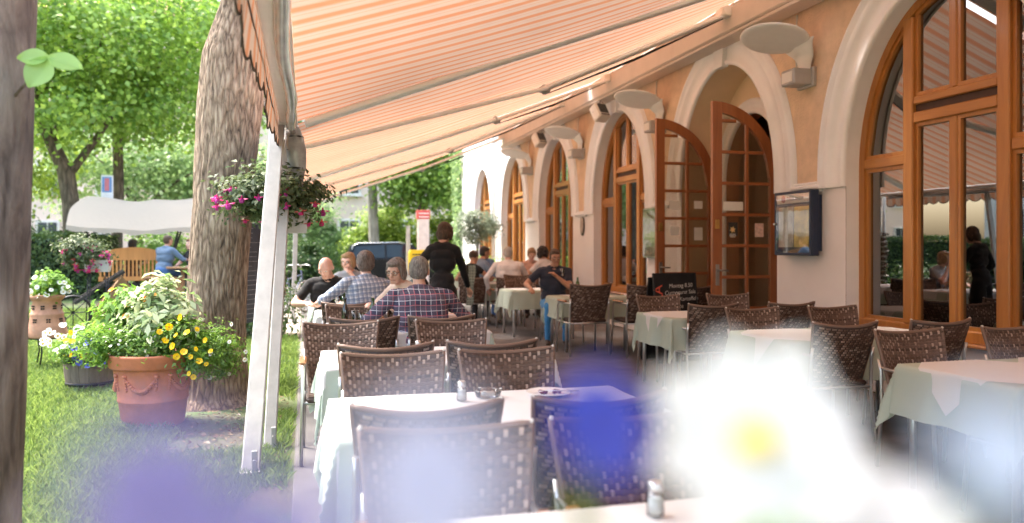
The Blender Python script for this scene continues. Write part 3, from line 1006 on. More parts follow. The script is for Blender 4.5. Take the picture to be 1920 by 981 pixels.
# ------------------------------------------------------------------ framed menu case beside the door
mc = thing('menu_case', 'navy blue framed glass menu case on the pier beside the door', 'menu case', (XW, 7.52, 1.36))
navy = M('navy_frame', (0.010, 0.022, 0.06), .45, var=.1)
m = MB()
m.box((-.105, 0, .34), (.09, .66, .70), bev=.008); m.box((-.03, 0, .34), (.06, .58, .60))
m.build('cabinet', navy, mc)
m = MB()
for (c, d) in (((-.158, 0, .675), (.016, .66, .03)), ((-.158, 0, .005), (.016, .66, .03)), ((-.158, .315, .34), (.016, .03, .64)), ((-.158, -.315, .34), (.016, .03, .64))):
    m.box(c, d, bev=.004)
m.build('case_frame', navy, mc)
m = MB(); m.box((-.153, 0, .61), (.004, .58, .10)); m.build('header_strip', paper, mc)
m = MB(); m.lathe([(0.04, 0), (.04, .003)], 20); 
eo = m.build('emblem', M('emblem_red', (.35, .05, .05), .5, var=.4, scale=40), mc); eo.location = (-.156, .17, .61); eo.rotation_euler = (0, R(-90), 0)
lt = obj('lettering', text_mesh('PAULANER', .062, M('letter_blue', (.06, .07, .12), .6)), mc)
lt.matrix_local = Matrix.Translation((-.157, .11, .588)) @ Matrix(((0, 0, -1, 0), (-1, 0, 0, 0), (0, 1, 0, 0), (0, 0, 0, 1)))
menu_a = M('menu_sheet', (.60, .60, .50), .7, var=.35, scale=7)
menu_b = M('menu_sheet_yellow', (.72, .58, .16), .7, var=.4, scale=7)
m = MB(); m.box((-.153, .13, .30), (.004, .27, .44)); m.build('menu_sheet', menu_a, mc)
m = MB(); m.box((-.153, -.15, .30), (.004, .26, .44)); m.build('menu_sheet', menu_b, mc)
m = MB(); m.box((-.165, 0, .34), (.004, .60, .64)); m.build('pane', glass_mat('case_glass', (.97, .97, .97), .0, k=.45), mc)
m = MB(); m.tube([(-.166, .315, .34), (-.185, .315, .34)], .012, 8); m.build('lock', alu, mc)
# second, smaller case beyond the door
mc2 = thing('menu_case', 'small green tinted menu case on the pier left of the open door', 'menu case', (XW, 11.3, 1.30))
m = MB(); m.box((-.05, 0, .36), (.10, .56, .78), bev=.008); m.build('cabinet', M('case_green', (.30, .38, .30), .4), mc2)
m = MB(); m.box((-.103, 0, .36), (.006, .48, .68)); m.build('menu_sheet', M('menu_green', (.45, .52, .38), .5, var=.4, scale=6), mc2)
m = MB(); m.box((-.112, 0, .36), (.004, .52, .74)); m.build('pane', glass_mat('case_glass', (.97, .97, .97), .0, k=.45), mc2)

# ------------------------------------------------------------------ chalkboard A-sign by the door
cb = thing('chalkboard_sign', 'black chalkboard with white handwriting and red letters in front of the door', 'sign', (4.50, 8.92, 0), R(10))
chalk = M('chalk', (.62, .60, .55), .9, var=.3, scale=60); redchalk = M('red_chalk', (.62, .10, .06), .9, var=.3, scale=60)
slate = M('slate', (.010, .010, .011), .65, var=.5, scale=6)
tl = Matrix.Rotation(R(-6), 3, 'X')
m = MB(); m.box((0, .06, .56), (.64, .025, 1.10), rot=tl, bev=.004); m.build('board', slate, cb)
m = MB(); m.box((0, .30, .54), (.64, .02, 1.06), rot=Matrix.Rotation(R(9), 3, 'X'), bev=.004); m.build('rear_board', slate, cb)
m = MB()
for sx in (-.315, .315): m.box((sx, .055, .56), (.022, .035, 1.12), rot=tl, bev=.004)
for zz_ in (1.105, .01): m.box((0, .06 - (zz_ - .56) * -.105, zz_), (.64, .035, .022), rot=tl, bev=.004)
m.build('board_frame', black_paint, cb)
def chalk_line(txt, x, z, size, mat, rot=0.0, sh=.15):
    o = obj('chalk_writing', text_mesh(txt, size, mat, .0004, sh), cb)
    y = .06 + (z - .56) * .105 - .0155
    base = Matrix.Translation((x, y, z)) @ Matrix.Rotation(R(-6), 4, 'X') @ Matrix.Rotation(R(90), 4, 'X') @ Matrix.Rotation(rot, 4, 'Z')
    o.matrix_local = base
for i, (tx, x) in enumerate((('Montag 8.50', -.10), ('Currywurst Salat', -.17), ('Garten Kartoffeln', -.18), ('minute', -.10), ('nudeln', -.12), ('zu 10.-', -.12), ('mit Salat', -.12))):
    chalk_line(tx, x, .93 - i * .085, .072, chalk, R(1.5))
chalk_line('PIZZA', -.20, .46, .19, redchalk, R(90), 0)
# ------------------------------------------------------------------ woven chairs
def strand_mat(name, a, b, c):
    m, t, bs = nodes_of(name)
    g = t.nodes.new('ShaderNodeNewGeometry')
    o = ramp(t, g.outputs['Random Per Island'], [(0.0, a), (0.6, b), (1.0, c)])
    t.links.new(o, bs.inputs['Base Color'])
    bs.inputs['Roughness'].default_value = 0.45
    bs.inputs['Specular IOR Level'].default_value = 0.35
    return m
strand = strand_mat('wicker_strand', (0.085, 0.052, 0.038), (0.19, 0.122, 0.092), (0.40, 0.30, 0.245))
strand_dk = strand_mat('wicker_strand_dark', (0.06, 0.036, 0.026), (0.10, 0.06, 0.044), (0.16, 0.10, 0.075))
wick_dark = M('wicker_base', (0.045, 0.025, 0.018), .5, var=.4, scale=60)
arm_wood = wood_mat('armrest_wood', (0.28, 0.12, 0.05), (0.42, 0.2, 0.09), 'y')
tip_m = M('chair_tip', (.55, .52, .48), .35)

def back_pt(u, v, off=0.0):
    """u -1..1 across, v 0..1 up; chair faces +Y"""
    x = u * (0.212 + 0.052 * v)
    z = 0.40 + 0.455 * v + 0.028 * (u * u) * v
    y = -0.215 - 0.13 * v + 0.055 * u * u + off
    return Vector((x, y, z))
def weave_side(front):
    m = MB()
    off0 = 0.011 if front else -0.011
    sg = 1 if front else -1
    def dash(u0, v0, u1, v1, wu, wv):
        # ridge from (u0,v0) to (u1,v1)
        def P(u, v, h): return back_pt(max(-1, min(1, u)), v, off0 + sg * h)
        pts = [P(u0 - wu, v0 - wv, 0), P(u0 + wu, v0 + wv, 0)]
        um, vm = u0 + (u1 - u0) * .2, v0 + (v1 - v0) * .2
        un, vn = u0 + (u1 - u0) * .8, v0 + (v1 - v0) * .8
        pts += [P(um - wu, vm - wv, .0055), P(um + wu, vm + wv, .0055), P(un - wu, vn - wv, .0055), P(un + wu, vn + wv, .0055)]
        pts += [P(u1 - wu, v1 - wv, 0), P(u1 + wu, v1 + wv, 0)]
        m.add(pts, [(0, 1, 3, 2), (2, 3, 5, 4), (4, 5, 7, 6)], 0, False)
    if front:
        nc, nr = 23, 12
        for i in range(nc):
            for j in range(nr):
                u = -0.97 + 1.94 * i / (nc - 1)
                v0 = .02 + (j + (.5 if i % 2 else 0)) / (nr + .6)
                v1 = v0 + .62 / nr
                if v1 > .985: continue
                dash(u, v0, u, v1, .026, 0)
        for j in range(24):
            v = .03 + .95 * j / 24
            pts = []
            for i in range(13):
                u = -1 + i / 6
                h = .0022 + .0016 * math.sin(i * 2.6 + j * 1.7)
                pts += [back_pt(u, v, off0 + sg * .0003), back_pt(u, v + .012, off0 + sg * h), back_pt(u, v + .030, off0 + sg * h), back_pt(u, v + .038, off0 + sg * .0003)]
            m.add(pts, [(4 * i + k, 4 * i + 4 + k, 4 * i + 5 + k, 4 * i + 1 + k) for i in range(12) for k in range(3)], 1, False)
    else:
        nr, nc = 26, 12
        for j in range(nr):
            for i in range(nc + 1):
                u0 = -1 + 2 * (i + (j * .25) % 1.0 - .5) / nc
                u1 = u0 + 1.55 / nc
                if u1 > 1.0 or u0 < -1.0: continue
                v = .03 + .95 * j / nr
                dash(u0, v, u1, v, 0, .0145)
    return m
def make_chair():
    c = thing('wicker_chair', 'x', 'chair', (0, 0, 0), 0, 'brown woven terrace chairs')
    m = MB()
    nu, nv = 16, 12
    F = [back_pt(-1 + 2 * i / nu, j / nv, .011) for i in range(nu + 1) for j in range(nv + 1)]
    B = [back_pt(-1 + 2 * i / nu, j / nv, -.011) for i in range(nu + 1) for j in range(nv + 1)]
    k = (nu + 1) * (nv + 1)
    fs = []
    for i in range(nu):
        for j in range(nv):
            a = i * (nv + 1) + j; b = a + nv + 1
            fs += [(a, b, b + 1, a + 1), (k + a, k + a + 1, k + b + 1, k + b)]
    for i in range(nu):
        for j in (0, nv):
            a = i * (nv + 1) + j; b = a + nv + 1; fs.append((a, b, k + b, k + a))
    for j in range(nv):
        for i in (0, nu):
            a = i * (nv + 1) + j; fs.append((a, a + 1, k + a + 1, k + a))
    m.add(F + B, fs, 0, True)
    bk = m.build('backrest', wick_dark, c)
    w1 = weave_side(True)
    o1 = w1.build('front_weave', [strand, strand_dk], bk, fix=False); o1['kind'] = 'stuff'
    w2 = weave_side(False)
    o2 = w2.build('rear_weave', strand, bk, fix=False); o2['kind'] = 'stuff'
    m = MB()
    edge = [back_pt(-1, j / 10) for j in range(11)] + [back_pt(-1 + 2 * i / 16, 1) for i in range(1, 17)] + [back_pt(1, 1 - j / 10) for j in range(1, 11)]
    m.tube(edge, .0125, 8)
    m.build('back_rim', strand, bk)
    for s in (-1, 1):
        m = MB(); m.ell(back_pt(s, 1.0) + Vector((0, .004, .006)), (.008, .011, .008), 8, 6); m.build('corner_cap', tip_m, bk)
    m = MB()
    m.box((0, 0, .425), (.47, .46, .04), bev=.016)
    for j in range(14):
        for i in range(9):
            x = -.21 + .42 * (i + (.5 if j % 2 else 0)) / 9; y = -.2 + .41 * j / 13
            m.box((x + .01, y, .446), (.038, .02, .006), 1)
    m.build('seat', [wick_dark, strand], c)
    for s in (-1, 1):
        m = MB(); m.tube([(s * .265, .235, 0), (s * .258, .20, .40), (s * .256, .185, .60), (s * .256, .165, .635), (s * .256, .13, .645)], .0125, 10)
        m.build('leg', alu, c)
        m = MB(); m.tube([(s * .262, -.27, 0), (s * .255, -.235, .38), (s * .252, -.245, .62), (s * .252, -.265, .70)], .0125, 10)
        m.build('leg', alu, c)
        m = MB(); m.tube([(s * .256, .15, .640), (s * .256, -.10, .640), (s * .253, -.235, .645)], .011, 8)
        m.build('arm_rail', alu, c)
        m = MB(); m.tube([(s * .257, .20, .40), (s * .25, -.235, .40)], .010, 8)
        m.build('side_rail', alu, c)
        m = MB(); m.box((s * .258, .03, .662), (.048, .27, .022), bev=.009); m.build('armrest', arm_wood, c)
    m = MB()
    m.tube([(-.25, .195, .40), (.25, .195, .40)], .010, 8); m.build('cross_rail', alu, c)
    m = MB(); m.tube([(-.25, -.235, .40), (.25, -.235, .40)], .010, 8); m.build('cross_rail', alu, c)
    return c
chair0 = make_chair()
chair_used = [False]
ORD = ['nearest', 'second', 'third', 'fourth', 'fifth', 'sixth', 'seventh', 'eighth']
def place_chair(x, ytop, face, label, rz=None, sc=1.0):
    """face: +1 faces +Y (away), -1 faces the viewer"""
    jx = random.uniform(-.015, .015); ja = random.uniform(-3.0, 3.0)
    base = 0 if face > 0 else PI
    y = ytop + .345 * face
    a = base + R(ja if rz is None else rz)
    if chair_used[0]: o = dup(chair0)
    else: o = chair0; chair_used[0] = True
    o.location = (x + jx, y, 0.016); o.rotation_euler = (0, 0, a); o.scale = (sc, sc, sc)
    o['label'] = label
    return o

# ------------------------------------------------------------------ tables and cloths
green_cloth = cloth_trans('green_tablecloth', (0.55, 0.63, 0.54), .25)
white_cloth = cloth_trans('white_tablecloth', (0.80, 0.79, 0.78), .2)
def make_table(cx, cy, wx, wy, label):
    t = thing('dining_table', label, 'table', (cx, cy, 0.015), 0, 'tables on the terrace')
    m = MB(); m.box((0, 0, .715), (wx, wy, .03), bev=.006); m.build('tabletop', M('table_top', (.35, .3, .25), .5), t)
    for sx in (-1, 1):
        for sy in (-1, 1):
            m = MB(); m.tube([(sx * (wx / 2 - .05), sy * (wy / 2 - .05), 0), (sx * (wx / 2 - .05), sy * (wy / 2 - .05), .70)], .019, 10)
            m.build('leg', alu, t)
    return t
def cloth(cx, cy, wx, wy, cw, cl, rot, z, mat, name, label, seed=0.0, nu=64, amp=.03, group=None, cat='tablecloth'):
    """rectangular cloth cw x cl rotated by rot laid over a wx x wy table"""
    hx, hy = wx / 2 + .004, wy / 2 + .004
    cr, sr = math.cos(rot), math.sin(rot)
    nv = max(12, int(nu * cl / cw))
    m = MB()
    def pt(u, v):
        a = (u - .5) * cw; b = (v - .5) * cl
        x = a * cr - b * sr; y = a * sr + b * cr
        qx = max(-hx, min(hx, x)); qy = max(-hy, min(hy, y))
        ex, ey = x - qx, y - qy
        e = math.hypot(ex, ey)
        if e < 1e-6:
            return (x, y, .0015 * nz((x, y, seed), 5) )
        dx, dy = ex / e, ey / e
        s = qx * (1 if abs(dy) > abs(dx) else 0) + qy * (1 if abs(dx) >= abs(dy) else 0)
        ang = math.atan2(dy, dx)
        corner = min(abs(dx), abs(dy)) * 1.41
        f = math.sin(s * 11 + seed) * .6 + math.sin(s * 23 + seed * 2.1) * .4 + 1.4 * corner * math.cos(ang * 6 + seed)
        flare = .012 + e * (.09 + .10 * corner) + amp * f * min(1, e / .25) * .9
        r_ = .02
        drop = e - r_ * .43 if e > r_ else e * e / (2 * r_)
        tx = -dy * amp * .5 * math.sin(s * 17 + seed) * min(1, e / .2)
        ty = dx * amp * .5 * math.sin(s * 17 + seed) * min(1, e / .2)
        return (qx + dx * flare + tx, qy + dy * flare + ty, -drop * .985)
    m.grid(pt, nu, nv)
    o = m.build(name, mat, fix=False); o.location = (cx, cy, z)
    return tag(o, label, cat, group)
ZT = .7475
LX = 0.80
LT = [1.58, 3.30, 5.02, 6.74, 8.46, 10.18, 11.9]
for i, y in enumerate(LT):
    make_table(LX, y, 1.36, .78, f'{ORD[i]} covered table in the left row under the awning edge')
    cloth(LX, y, 1.36, .78, 2.02, 1.40, 0, ZT, green_cloth, 'tablecloth', f'pale green cloth hanging on the {ORD[i]} table of the left row', i * 1.7, 80, .03, 'green tablecloths')
    cloth(LX, y, 1.36, .78, 1.66 if i != 1 else 1.98, 1.05 if i != 1 else 1.25, R([0, 1.5, -1, 1, 0, 1, 0][i]), ZT + .006, white_cloth, 'table_overlay', f'white overlay cloth on the {ORD[i]} table of the left row', i * 2.3 + 1, 64, .018, 'white overlay cloths')
RTAB = [(4.15, 3.55), (4.15, 5.46), (4.15, 7.36)]
for i, (x, y) in enumerate(RTAB):
    make_table(x, y, 1.44, .80, f'{ORD[i]} table of the right row beside the facade')
    cloth(x, y, 1.44, .80, 2.06, 1.44, 0, ZT, green_cloth, 'tablecloth', f'pale green cloth hanging on the {ORD[i]} table of the right row', i * 1.1 + 5, 80, .032, 'green tablecloths')
    for j, sx in enumerate((-.36, .36)):
        cloth(x + sx, y, .72, .80, .86, .86, R(45 + random.uniform(-3, 3)), ZT + .005 + .003 * j, white_cloth, 'table_overlay',
              f'white diagonal overlay on the {"left" if j == 0 else "right"} half of the {ORD[i]} right row table', i * 3.1 + j, 40, .012, 'white overlay cloths')
far_tabs = [(3.85, 10.45, .95, .75, 'small green clothed table of the man in navy'),
            (3.55, 12.35, .8, .75, 'small green clothed table left of the man in navy'),
            (3.55, 14.45, .8, .75, 'small green clothed table in front of the man in white'),
            (3.45, 16.2, .8, .75, 'farthest green clothed table near the waitress'),
            (4.75, 10.3, .60, .7, 'small table beside the empty chairs near the door')]
for i, (x, y, wx, wy, lb) in enumerate(far_tabs):
    make_table(x, y, wx, wy, lb)
    cloth(x, y, wx, wy, wx + .62, wy + .62, 0, ZT, green_cloth, 'tablecloth', 'pale green cloth on the ' + lb.replace('green clothed ', ''), i * 1.9 + 2, 44, .03, 'green tablecloths')
    cloth(x, y, wx, wy, .62, .62, R(3), ZT + .006, white_cloth, 'table_overlay', 'white place cover on the ' + lb.replace('green clothed ', ''), i + .5, 16, .01, 'white overlay cloths')

# chairs: left row
XA, XC = .445, 1.06
for i, y in enumerate(LT):
    o_ = ORD[i]
    if i >= 1:
        for x, sd in ((XA, 'left'), (XC, 'right')):
            if i == 5 and sd == 'right': continue
            place_chair(x, y - .60, 1, f'woven chair on the near side, {sd} seat, of the {o_} left row table')
    if i <= 5:
        for x, sd in ((XA - (.21 if i in (2,) else 0), 'left'), (XC, 'right')):
            place_chair(x - (.03 if i == 0 else 0), y + .86, -1, f'woven chair on the far side, {sd} seat, of the {o_} left row table', rz=(-4 if i == 0 and sd == 'left' else None))
# right row
for i, (x, y) in enumerate(RTAB):
    o_ = ORD[i]
    for xx, sd in ((3.78, 'left'), (4.62, 'right')):
        place_chair(xx - (.06 if i == 0 else 0), y - .62, 1, f'woven chair on the near side, {sd} seat, of the {o_} right row table')
        place_chair(xx + .10, y + .88, -1, f'woven chair on the far side, {sd} seat, of the {o_} right row table')
place_chair(3.60, 9.62, 1, 'woven chair with its back to us at the table of the man in navy', sc=1.07)
place_chair(4.30, 9.35, 1, 'woven chair standing between the navy man table and the door', sc=1.07)
place_chair(4.86, 9.15, 1, 'woven chair closest to the open door leaf', sc=1.05)
place_chair(3.62, 11.95 + 1.25, -1, 'woven chair behind the man in the white shirt table', sc=1.07)
place_chair(3.75, 11.6, -1, 'woven chair under the man in the navy shirt')
place_chair(3.52, 13.42, 1, 'woven chair under the man in the white shirt')
place_chair(4.5, 15.9, -1, 'woven chair under the blonde woman')
place_chair(2.9, 13.75, 1, 'woven chair under the girl with the striped scarf')
place_chair(3.85, 17.3, -1, 'woven chair under the young man in blue')

# ------------------------------------------------------------------ table ware
clear = glass_mat('clear_glass', (.93, .95, .95), .05)
green_glass = glass_mat('green_bottle_glass', (.10, .42, .06), .06)
dark_glass = glass_mat('brown_bottle_glass', (.10, .09, .03), .06)
porc = M('porcelain', (.78, .77, .74), .25, var=.02)
cola = M('cola', (.03, .012, .008), .2)
wine_m = M('red_wine', (.10, .01, .015), .2)
salt_m = M('salt', (.8, .8, .78), .7)
TZ = ZT + .012
def shaker(x, y, label):
    s = thing('salt_shaker', label, 'shaker', (x, y, TZ), 0, 'salt shakers')
    m = MB(); m.lathe([(.021, 0), (.023, .004), (.022, .05), (.016, .064)], 16); m.build('jar', clear, s)
    m = MB(); m.lathe([(.018, .006), (.019, .046)], 14); m.build('salt', salt_m, s)
    m = MB(); m.lathe([(.0175, .062), (.0185, .066), (.0185, .083), (.012, .088)], 16); m.build('cap', alu, s)
shaker(.68, 3.47, 'glass salt shaker with metal cap on the front white table')
shaker(.70, 5.02, 'small salt shaker on the second white table')
shaker(.87, 1.86, 'blurred salt shaker at the bottom edge of the picture')
shaker(4.95, 3.45, 'salt shaker on the nearest right row table')
ash = thing('ashtray', 'round clear glass ashtray beside the salt shaker', 'ashtray', (.815, 3.53, TZ))
m = MB(); m.lathe([(.052, 0), (.058, .004), (.062, .03), (.056, .032), (.050, .010), (.01, .009)], 26); m.build('bowl', clear, ash)
for k in range(3):
    m = MB(); a = k * 2.09; m.box((.058 * math.cos(a), .058 * math.sin(a), .031), (.012, .012, .006)); m.build('cigarette_rest', clear, ash)
pl = thing('cake_plate', 'white plate with a fork and cake leftovers on the front table', 'plate', (1.10, 3.50, TZ))
m = MB(); m.lathe([(.05, 0), (.06, .004), (.105, .014), (.108, .017), (.10, .016), (.055, .007), (.01, .006)], 30); m.build('dish', porc, pl)
m = MB()
for k in range(14): m.ell((random.uniform(-.04, .05), random.uniform(-.02, .03), .014), (random.uniform(.006, .014), random.uniform(.006, .014), .007), 6, 5)
o = m.build('cake_crumbs', M('cake', (.16, .06, .04), .8, var=.6, scale=70), pl); o['kind'] = 'stuff'
m = MB(); m.tube([(-.02, -.01, .022), (.05, -.02, .02), (.13, -.045, .022)], .003, 6)
for k in range(4): m.tube([(-.02, -.016 + k * .004, .022), (-.055, -.018 + k * .005, .019)], .0014, 5)
m.build('fork', alu, pl)
def bottle(x, y, mat, h, label, cap=None, lab=True, rad=.034):
    b = thing('bottle', label, 'bottle', (x, y, TZ), 0, 'bottles on the tables')
    m = MB(); m.lathe([(rad * .9, 0), (rad, .008), (rad, h * .55), (rad * .82, h * .66), (rad * .42, h * .80), (rad * .38, h * .97), (rad * .44, h)], 20); m.build('glass_body', mat, b)
    if lab:
        m = MB(); m.lathe([(rad + .0012, h * .16), (rad + .0012, h * .42)], 20); m.build('paper_label', paper, b)
    m = MB(); m.lathe([(rad * .46, h * .97), (rad * .46, h * 1.02)], 12); m.build('cap', cap or alu, b)
bottle(.335, 6.93, dark_glass, .24, 'dark olive oil bottle on the table before the plaid shirt', dark_metal, False, .030)
bottle(.575, 6.98, green_glass, .245, 'green water bottle beside the bread basket', alu)
bottle(.40, 8.62, green_glass, .245, 'left green bottle in front of the bald man', alu)
bottle(.50, 8.70, green_glass, .235, 'right green bottle in front of the bald man', alu)
bottle(3.72, 10.50, green_glass, .26, 'green water bottle in front of the man in navy', alu)
def tumbler(x, y, label, liquid=None, stem=False):
    g = thing('drinking_glass', label, 'glass', (x, y, TZ), 0, 'drinking glasses')
    m = MB()
    if stem: m.lathe([(.033, 0), (.033, .003), (.005, .008), (.004, .08), (.02, .095), (.037, .13), (.034, .18), (.032, .18), (.034, .13), (.01, .098)], 18)
    else: m.lathe([(.028, 0), (.034, .13), (.032, .13), (.026, .006), (.004, .006)], 18)
    m.build('bowl', clear, g)
    if liquid:
        m = MB(); m.lathe([(.012, .1), (.033, .128), (.032, .140)] if stem else [(.025, .008), (.030, .095)], 16); m.build('drink', liquid, g)
tumbler(.425, 6.98, 'glass of dark cola next to the dark bottle', cola)
tumbler(.47, 6.72, 'glass mug with dark drink behind the basket', cola)
tumbler(.33, 8.60, 'stemmed glass in front of the bald man', None, True)
tumbler(3.83, 10.48, 'water glass beside the green bottle of the man in navy')
tumbler(3.85, 14.4, 'stemmed glass of red wine before the blonde woman', wine_m, True)
tumbler(3.5, 14.3, 'empty wine glass on the white shirt man table', None, True)
bk = thing('bread_basket', 'shallow wooden bread basket with napkin on the plaid man table', 'basket', (.52, 6.80, TZ), R(8))
m = MB()
for (c, d) in (((0, .07, .025), (.24, .012, .05)), ((0, -.07, .025), (.24, .012, .05)), ((.12, 0, .025), (.012, .15, .05)), ((-.12, 0, .025), (.012, .15, .05)), ((0, 0, .006), (.23, .14, .01))): m.box(c, d, bev=.003)
m.build('tray', wood_mat('basket_wood', (.45, .25, .10), (.58, .36, .17), 'x', .6, 0), bk)
m = MB()
for k in range(4): m.ell((-.07 + k * .045, random.uniform(-.02, .02), .04), (.032, .05, .022), 10, 7)
m.build('bread_slices', M('bread', (.52, .33, .15), .8, var=.3, scale=20), bk)
hd = thing('napkin_holder', 'small white candle and condiment holder beside the dark bottle', 'holder', (.22, 6.86, TZ))
m = MB(); m.box((0, 0, .02), (.10, .06, .04), bev=.006); m.build('dish', porc, hd)
m = MB(); m.tube([(0, 0, .04), (0, 0, .06)], .018, 12); m.build('tealight', alu, hd)
for i, (x, y, a, lb) in enumerate([(3.75, 10.28, 10, 'navy shirt man table'), (3.5, 12.2, -8, 'small table left of the navy man'), (3.45, 14.6, 5, 'white shirt man table')]):
    nk = thing('folded_napkin', f'white folded napkin with cutlery on the {lb}', 'napkin', (x, y, TZ), R(a), 'folded napkins')
    m = MB(); m.box((0, 0, .006), (.16, .11, .012), bev=.003); m.build('cloth', white_cloth, nk)
    m = MB(); m.box((-.01, 0, .0145), (.012, .18, .004)); m.build('knife', alu, nk)
# ------------------------------------------------------------------ people
def capsule_geo(a, b, ra, rb, n=12):
    """closed tapered capsule -> verts, faces"""
    a = Vector(a); b = Vector(b); ax = b - a; L = ax.length
    if L < 1e-6: ax = Vector((0, 0, 1))
    else: ax = ax / L
    m = rot_to(ax)
    pts = []; rings = []
    for i in range(1, 4):
        th = PI / 2 * i / 3
        rings.append((a - ax * ra * math.cos(th), ra * math.sin(th)))
    for i in range(0, 3):
        th = PI / 2 * i / 3
        rings.append((b + ax * rb * math.sin(th), rb * math.cos(th)))
    pts.append(a - ax * ra)
    for c, r in rings:
        for j in range(n):
            t = 2 * PI * j / n
            pts.append(c + m @ Vector((r * math.cos(t), r * math.sin(t), 0)))
    pts.append(b + ax * rb)
    fs = [(0, 1 + (j + 1) % n, 1 + j) for j in range(n)]
    for i in range(len(rings) - 1):
        for j in range(n):
            p = 1 + i * n + j; q = 1 + i * n + (j + 1) % n
            fs.append((p, q, q + n, p + n))
    e = len(pts) - 1; o = 1 + (len(rings) - 1) * n
    fs += [(e, o + j, o + (j + 1) % n) for j in range(n)]
    return pts, fs

class Body:
    def __init__(s): s.prims = []
    def cap(s, a, b, ra, rb, lab, push=0.0): s.prims.append(('c', Vector(a), Vector(b), ra, rb, lab, push))
    def ell(s, c, r, lab, rot=None, push=0.0): s.prims.append(('e', Vector(c), Vector(r), rot, None, lab, push))
    def remesh(s, name, voxel, mats, order, smooth_it=4, fold=None):
        m = MB()
        for p in s.prims:
            if p[0] == 'c':
                v, f = capsule_geo(p[1], p[2], p[3], p[4]); m.add(v, f)
            else:
                m.ell(p[1], p[2], 16, 12, 0, p[3])
        me = m.mesh('tmp', mats[0])
        o = bpy.data.objects.new('tmp', me); COL.objects.link(o)
        md = o.modifiers.new('r', 'REMESH'); md.mode = 'VOXEL'; md.voxel_size = voxel; md.use_smooth_shade = True
        if smooth_it:
            sm = o.modifiers.new('s', 'SMOOTH'); sm.factor = .5; sm.iterations = smooth_it
        dg = bpy.context.evaluated_depsgraph_get()
        res = bpy.data.meshes.new_from_object(o.evaluated_get(dg))
        bpy.data.objects.remove(o, do_unlink=True)
        res.name = name
        nv = len(res.vertices)
        co = np.empty(nv * 3); res.vertices.foreach_get('co', co); co = co.reshape(-1, 3)
        best = np.full(nv, 1e9); lab = np.zeros(nv, int)
        for p in s.prims:
            if p[0] == 'c':
                a = np.array(p[1]); b = np.array(p[2]); ab = b - a
                t = np.clip(((co - a) @ ab) / max(1e-9, ab @ ab), 0, 1)
                d = np.linalg.norm(co - (a + t[:, None] * ab), axis=1) - (p[3] + (p[4] - p[3]) * t)
            else:
                q = co - np.array(p[1])
                if p[3] is not None: q = q @ np.array(p[3])
                r = np.array(p[2]); k = np.linalg.norm(q / r, axis=1)
                d = (k - 1) * r.min()
            d = d - p[6]
            up = d < best
            best[up] = d[up]; lab[up] = order.index(p[5])
        nf = len(res.polygons)
        lv = np.empty(len(res.loops), dtype=np.int32); res.loops.foreach_get('vertex_index', lv)
        ls = np.empty(nf, dtype=np.int32); res.polygons.foreach_get('loop_start', ls)
        mi = lab[lv[ls]].astype(np.int32)
        if fold:
            # cloth folds: push the garment vertices along the normal with stretched noise
            nn = np.empty(nv * 3); res.vertices.foreach_get('normal', nn); nn = nn.reshape(-1, 3)
            isg = np.isin(lab, [order.index(x) for x in fold if x in order])
            for i in np.nonzero(isg)[0]:
                c = co[i]
                h = mnoise.noise(Vector((c[0] * 9 + c[2] * 5, c[1] * 9, c[2] * 14))) * .007 + mnoise.noise(Vector((c[0] * 22, c[1] * 22 + c[2] * 9, c[2] * 20))) * .003 + .003
                co[i] = c + nn[i] * h
            res.vertices.foreach_set('co', co.ravel())
        res.materials.clear()
        for x in mats: res.materials.append(x)
        res.polygons.foreach_set('material_index', mi)
        res.polygons.foreach_set('use_smooth', np.ones(nf, dtype=bool))
        res.update()
        return res

def skin_mat(name, col):
    if name in MATS: return MATS[name]
    m = M(name, col, .5, var=.10, scale=14, bump=.05, bscale=120)
    b = m.node_tree.nodes['Principled BSDF']
    b.inputs['Subsurface Weight'].default_value = 0.12
    b.inputs['Subsurface Radius'].default_value = (.02, .008, .004)
    b.inputs['Subsurface Scale'].default_value = .5
    return m
def hair_mat(name, a, b):
    if name in MATS: return MATS[name]
    m, t, bs = nodes_of(name)
    v = coords(t, (1, 1, .18))
    n = N(t, 'ShaderNodeTexNoise', i_Scale=70.0, i_Detail=4.0, i_Distortion=1.2)
    t.links.new(v, n.inputs['Vector'])
    t.links.new(ramp(t, n.outputs[0], [(.35, a), (.65, b)]), bs.inputs['Base Color'])
    bs.inputs['Roughness'].default_value = .45
    bp = N(t, 'ShaderNodeBump', i_Strength=.9, i_Distance=.02)
    t.links.new(n.outputs[0], bp.inputs['Height']); t.links.new(bp.outputs[0], bs.inputs['Normal'])
    MATS[name] = m
    return m
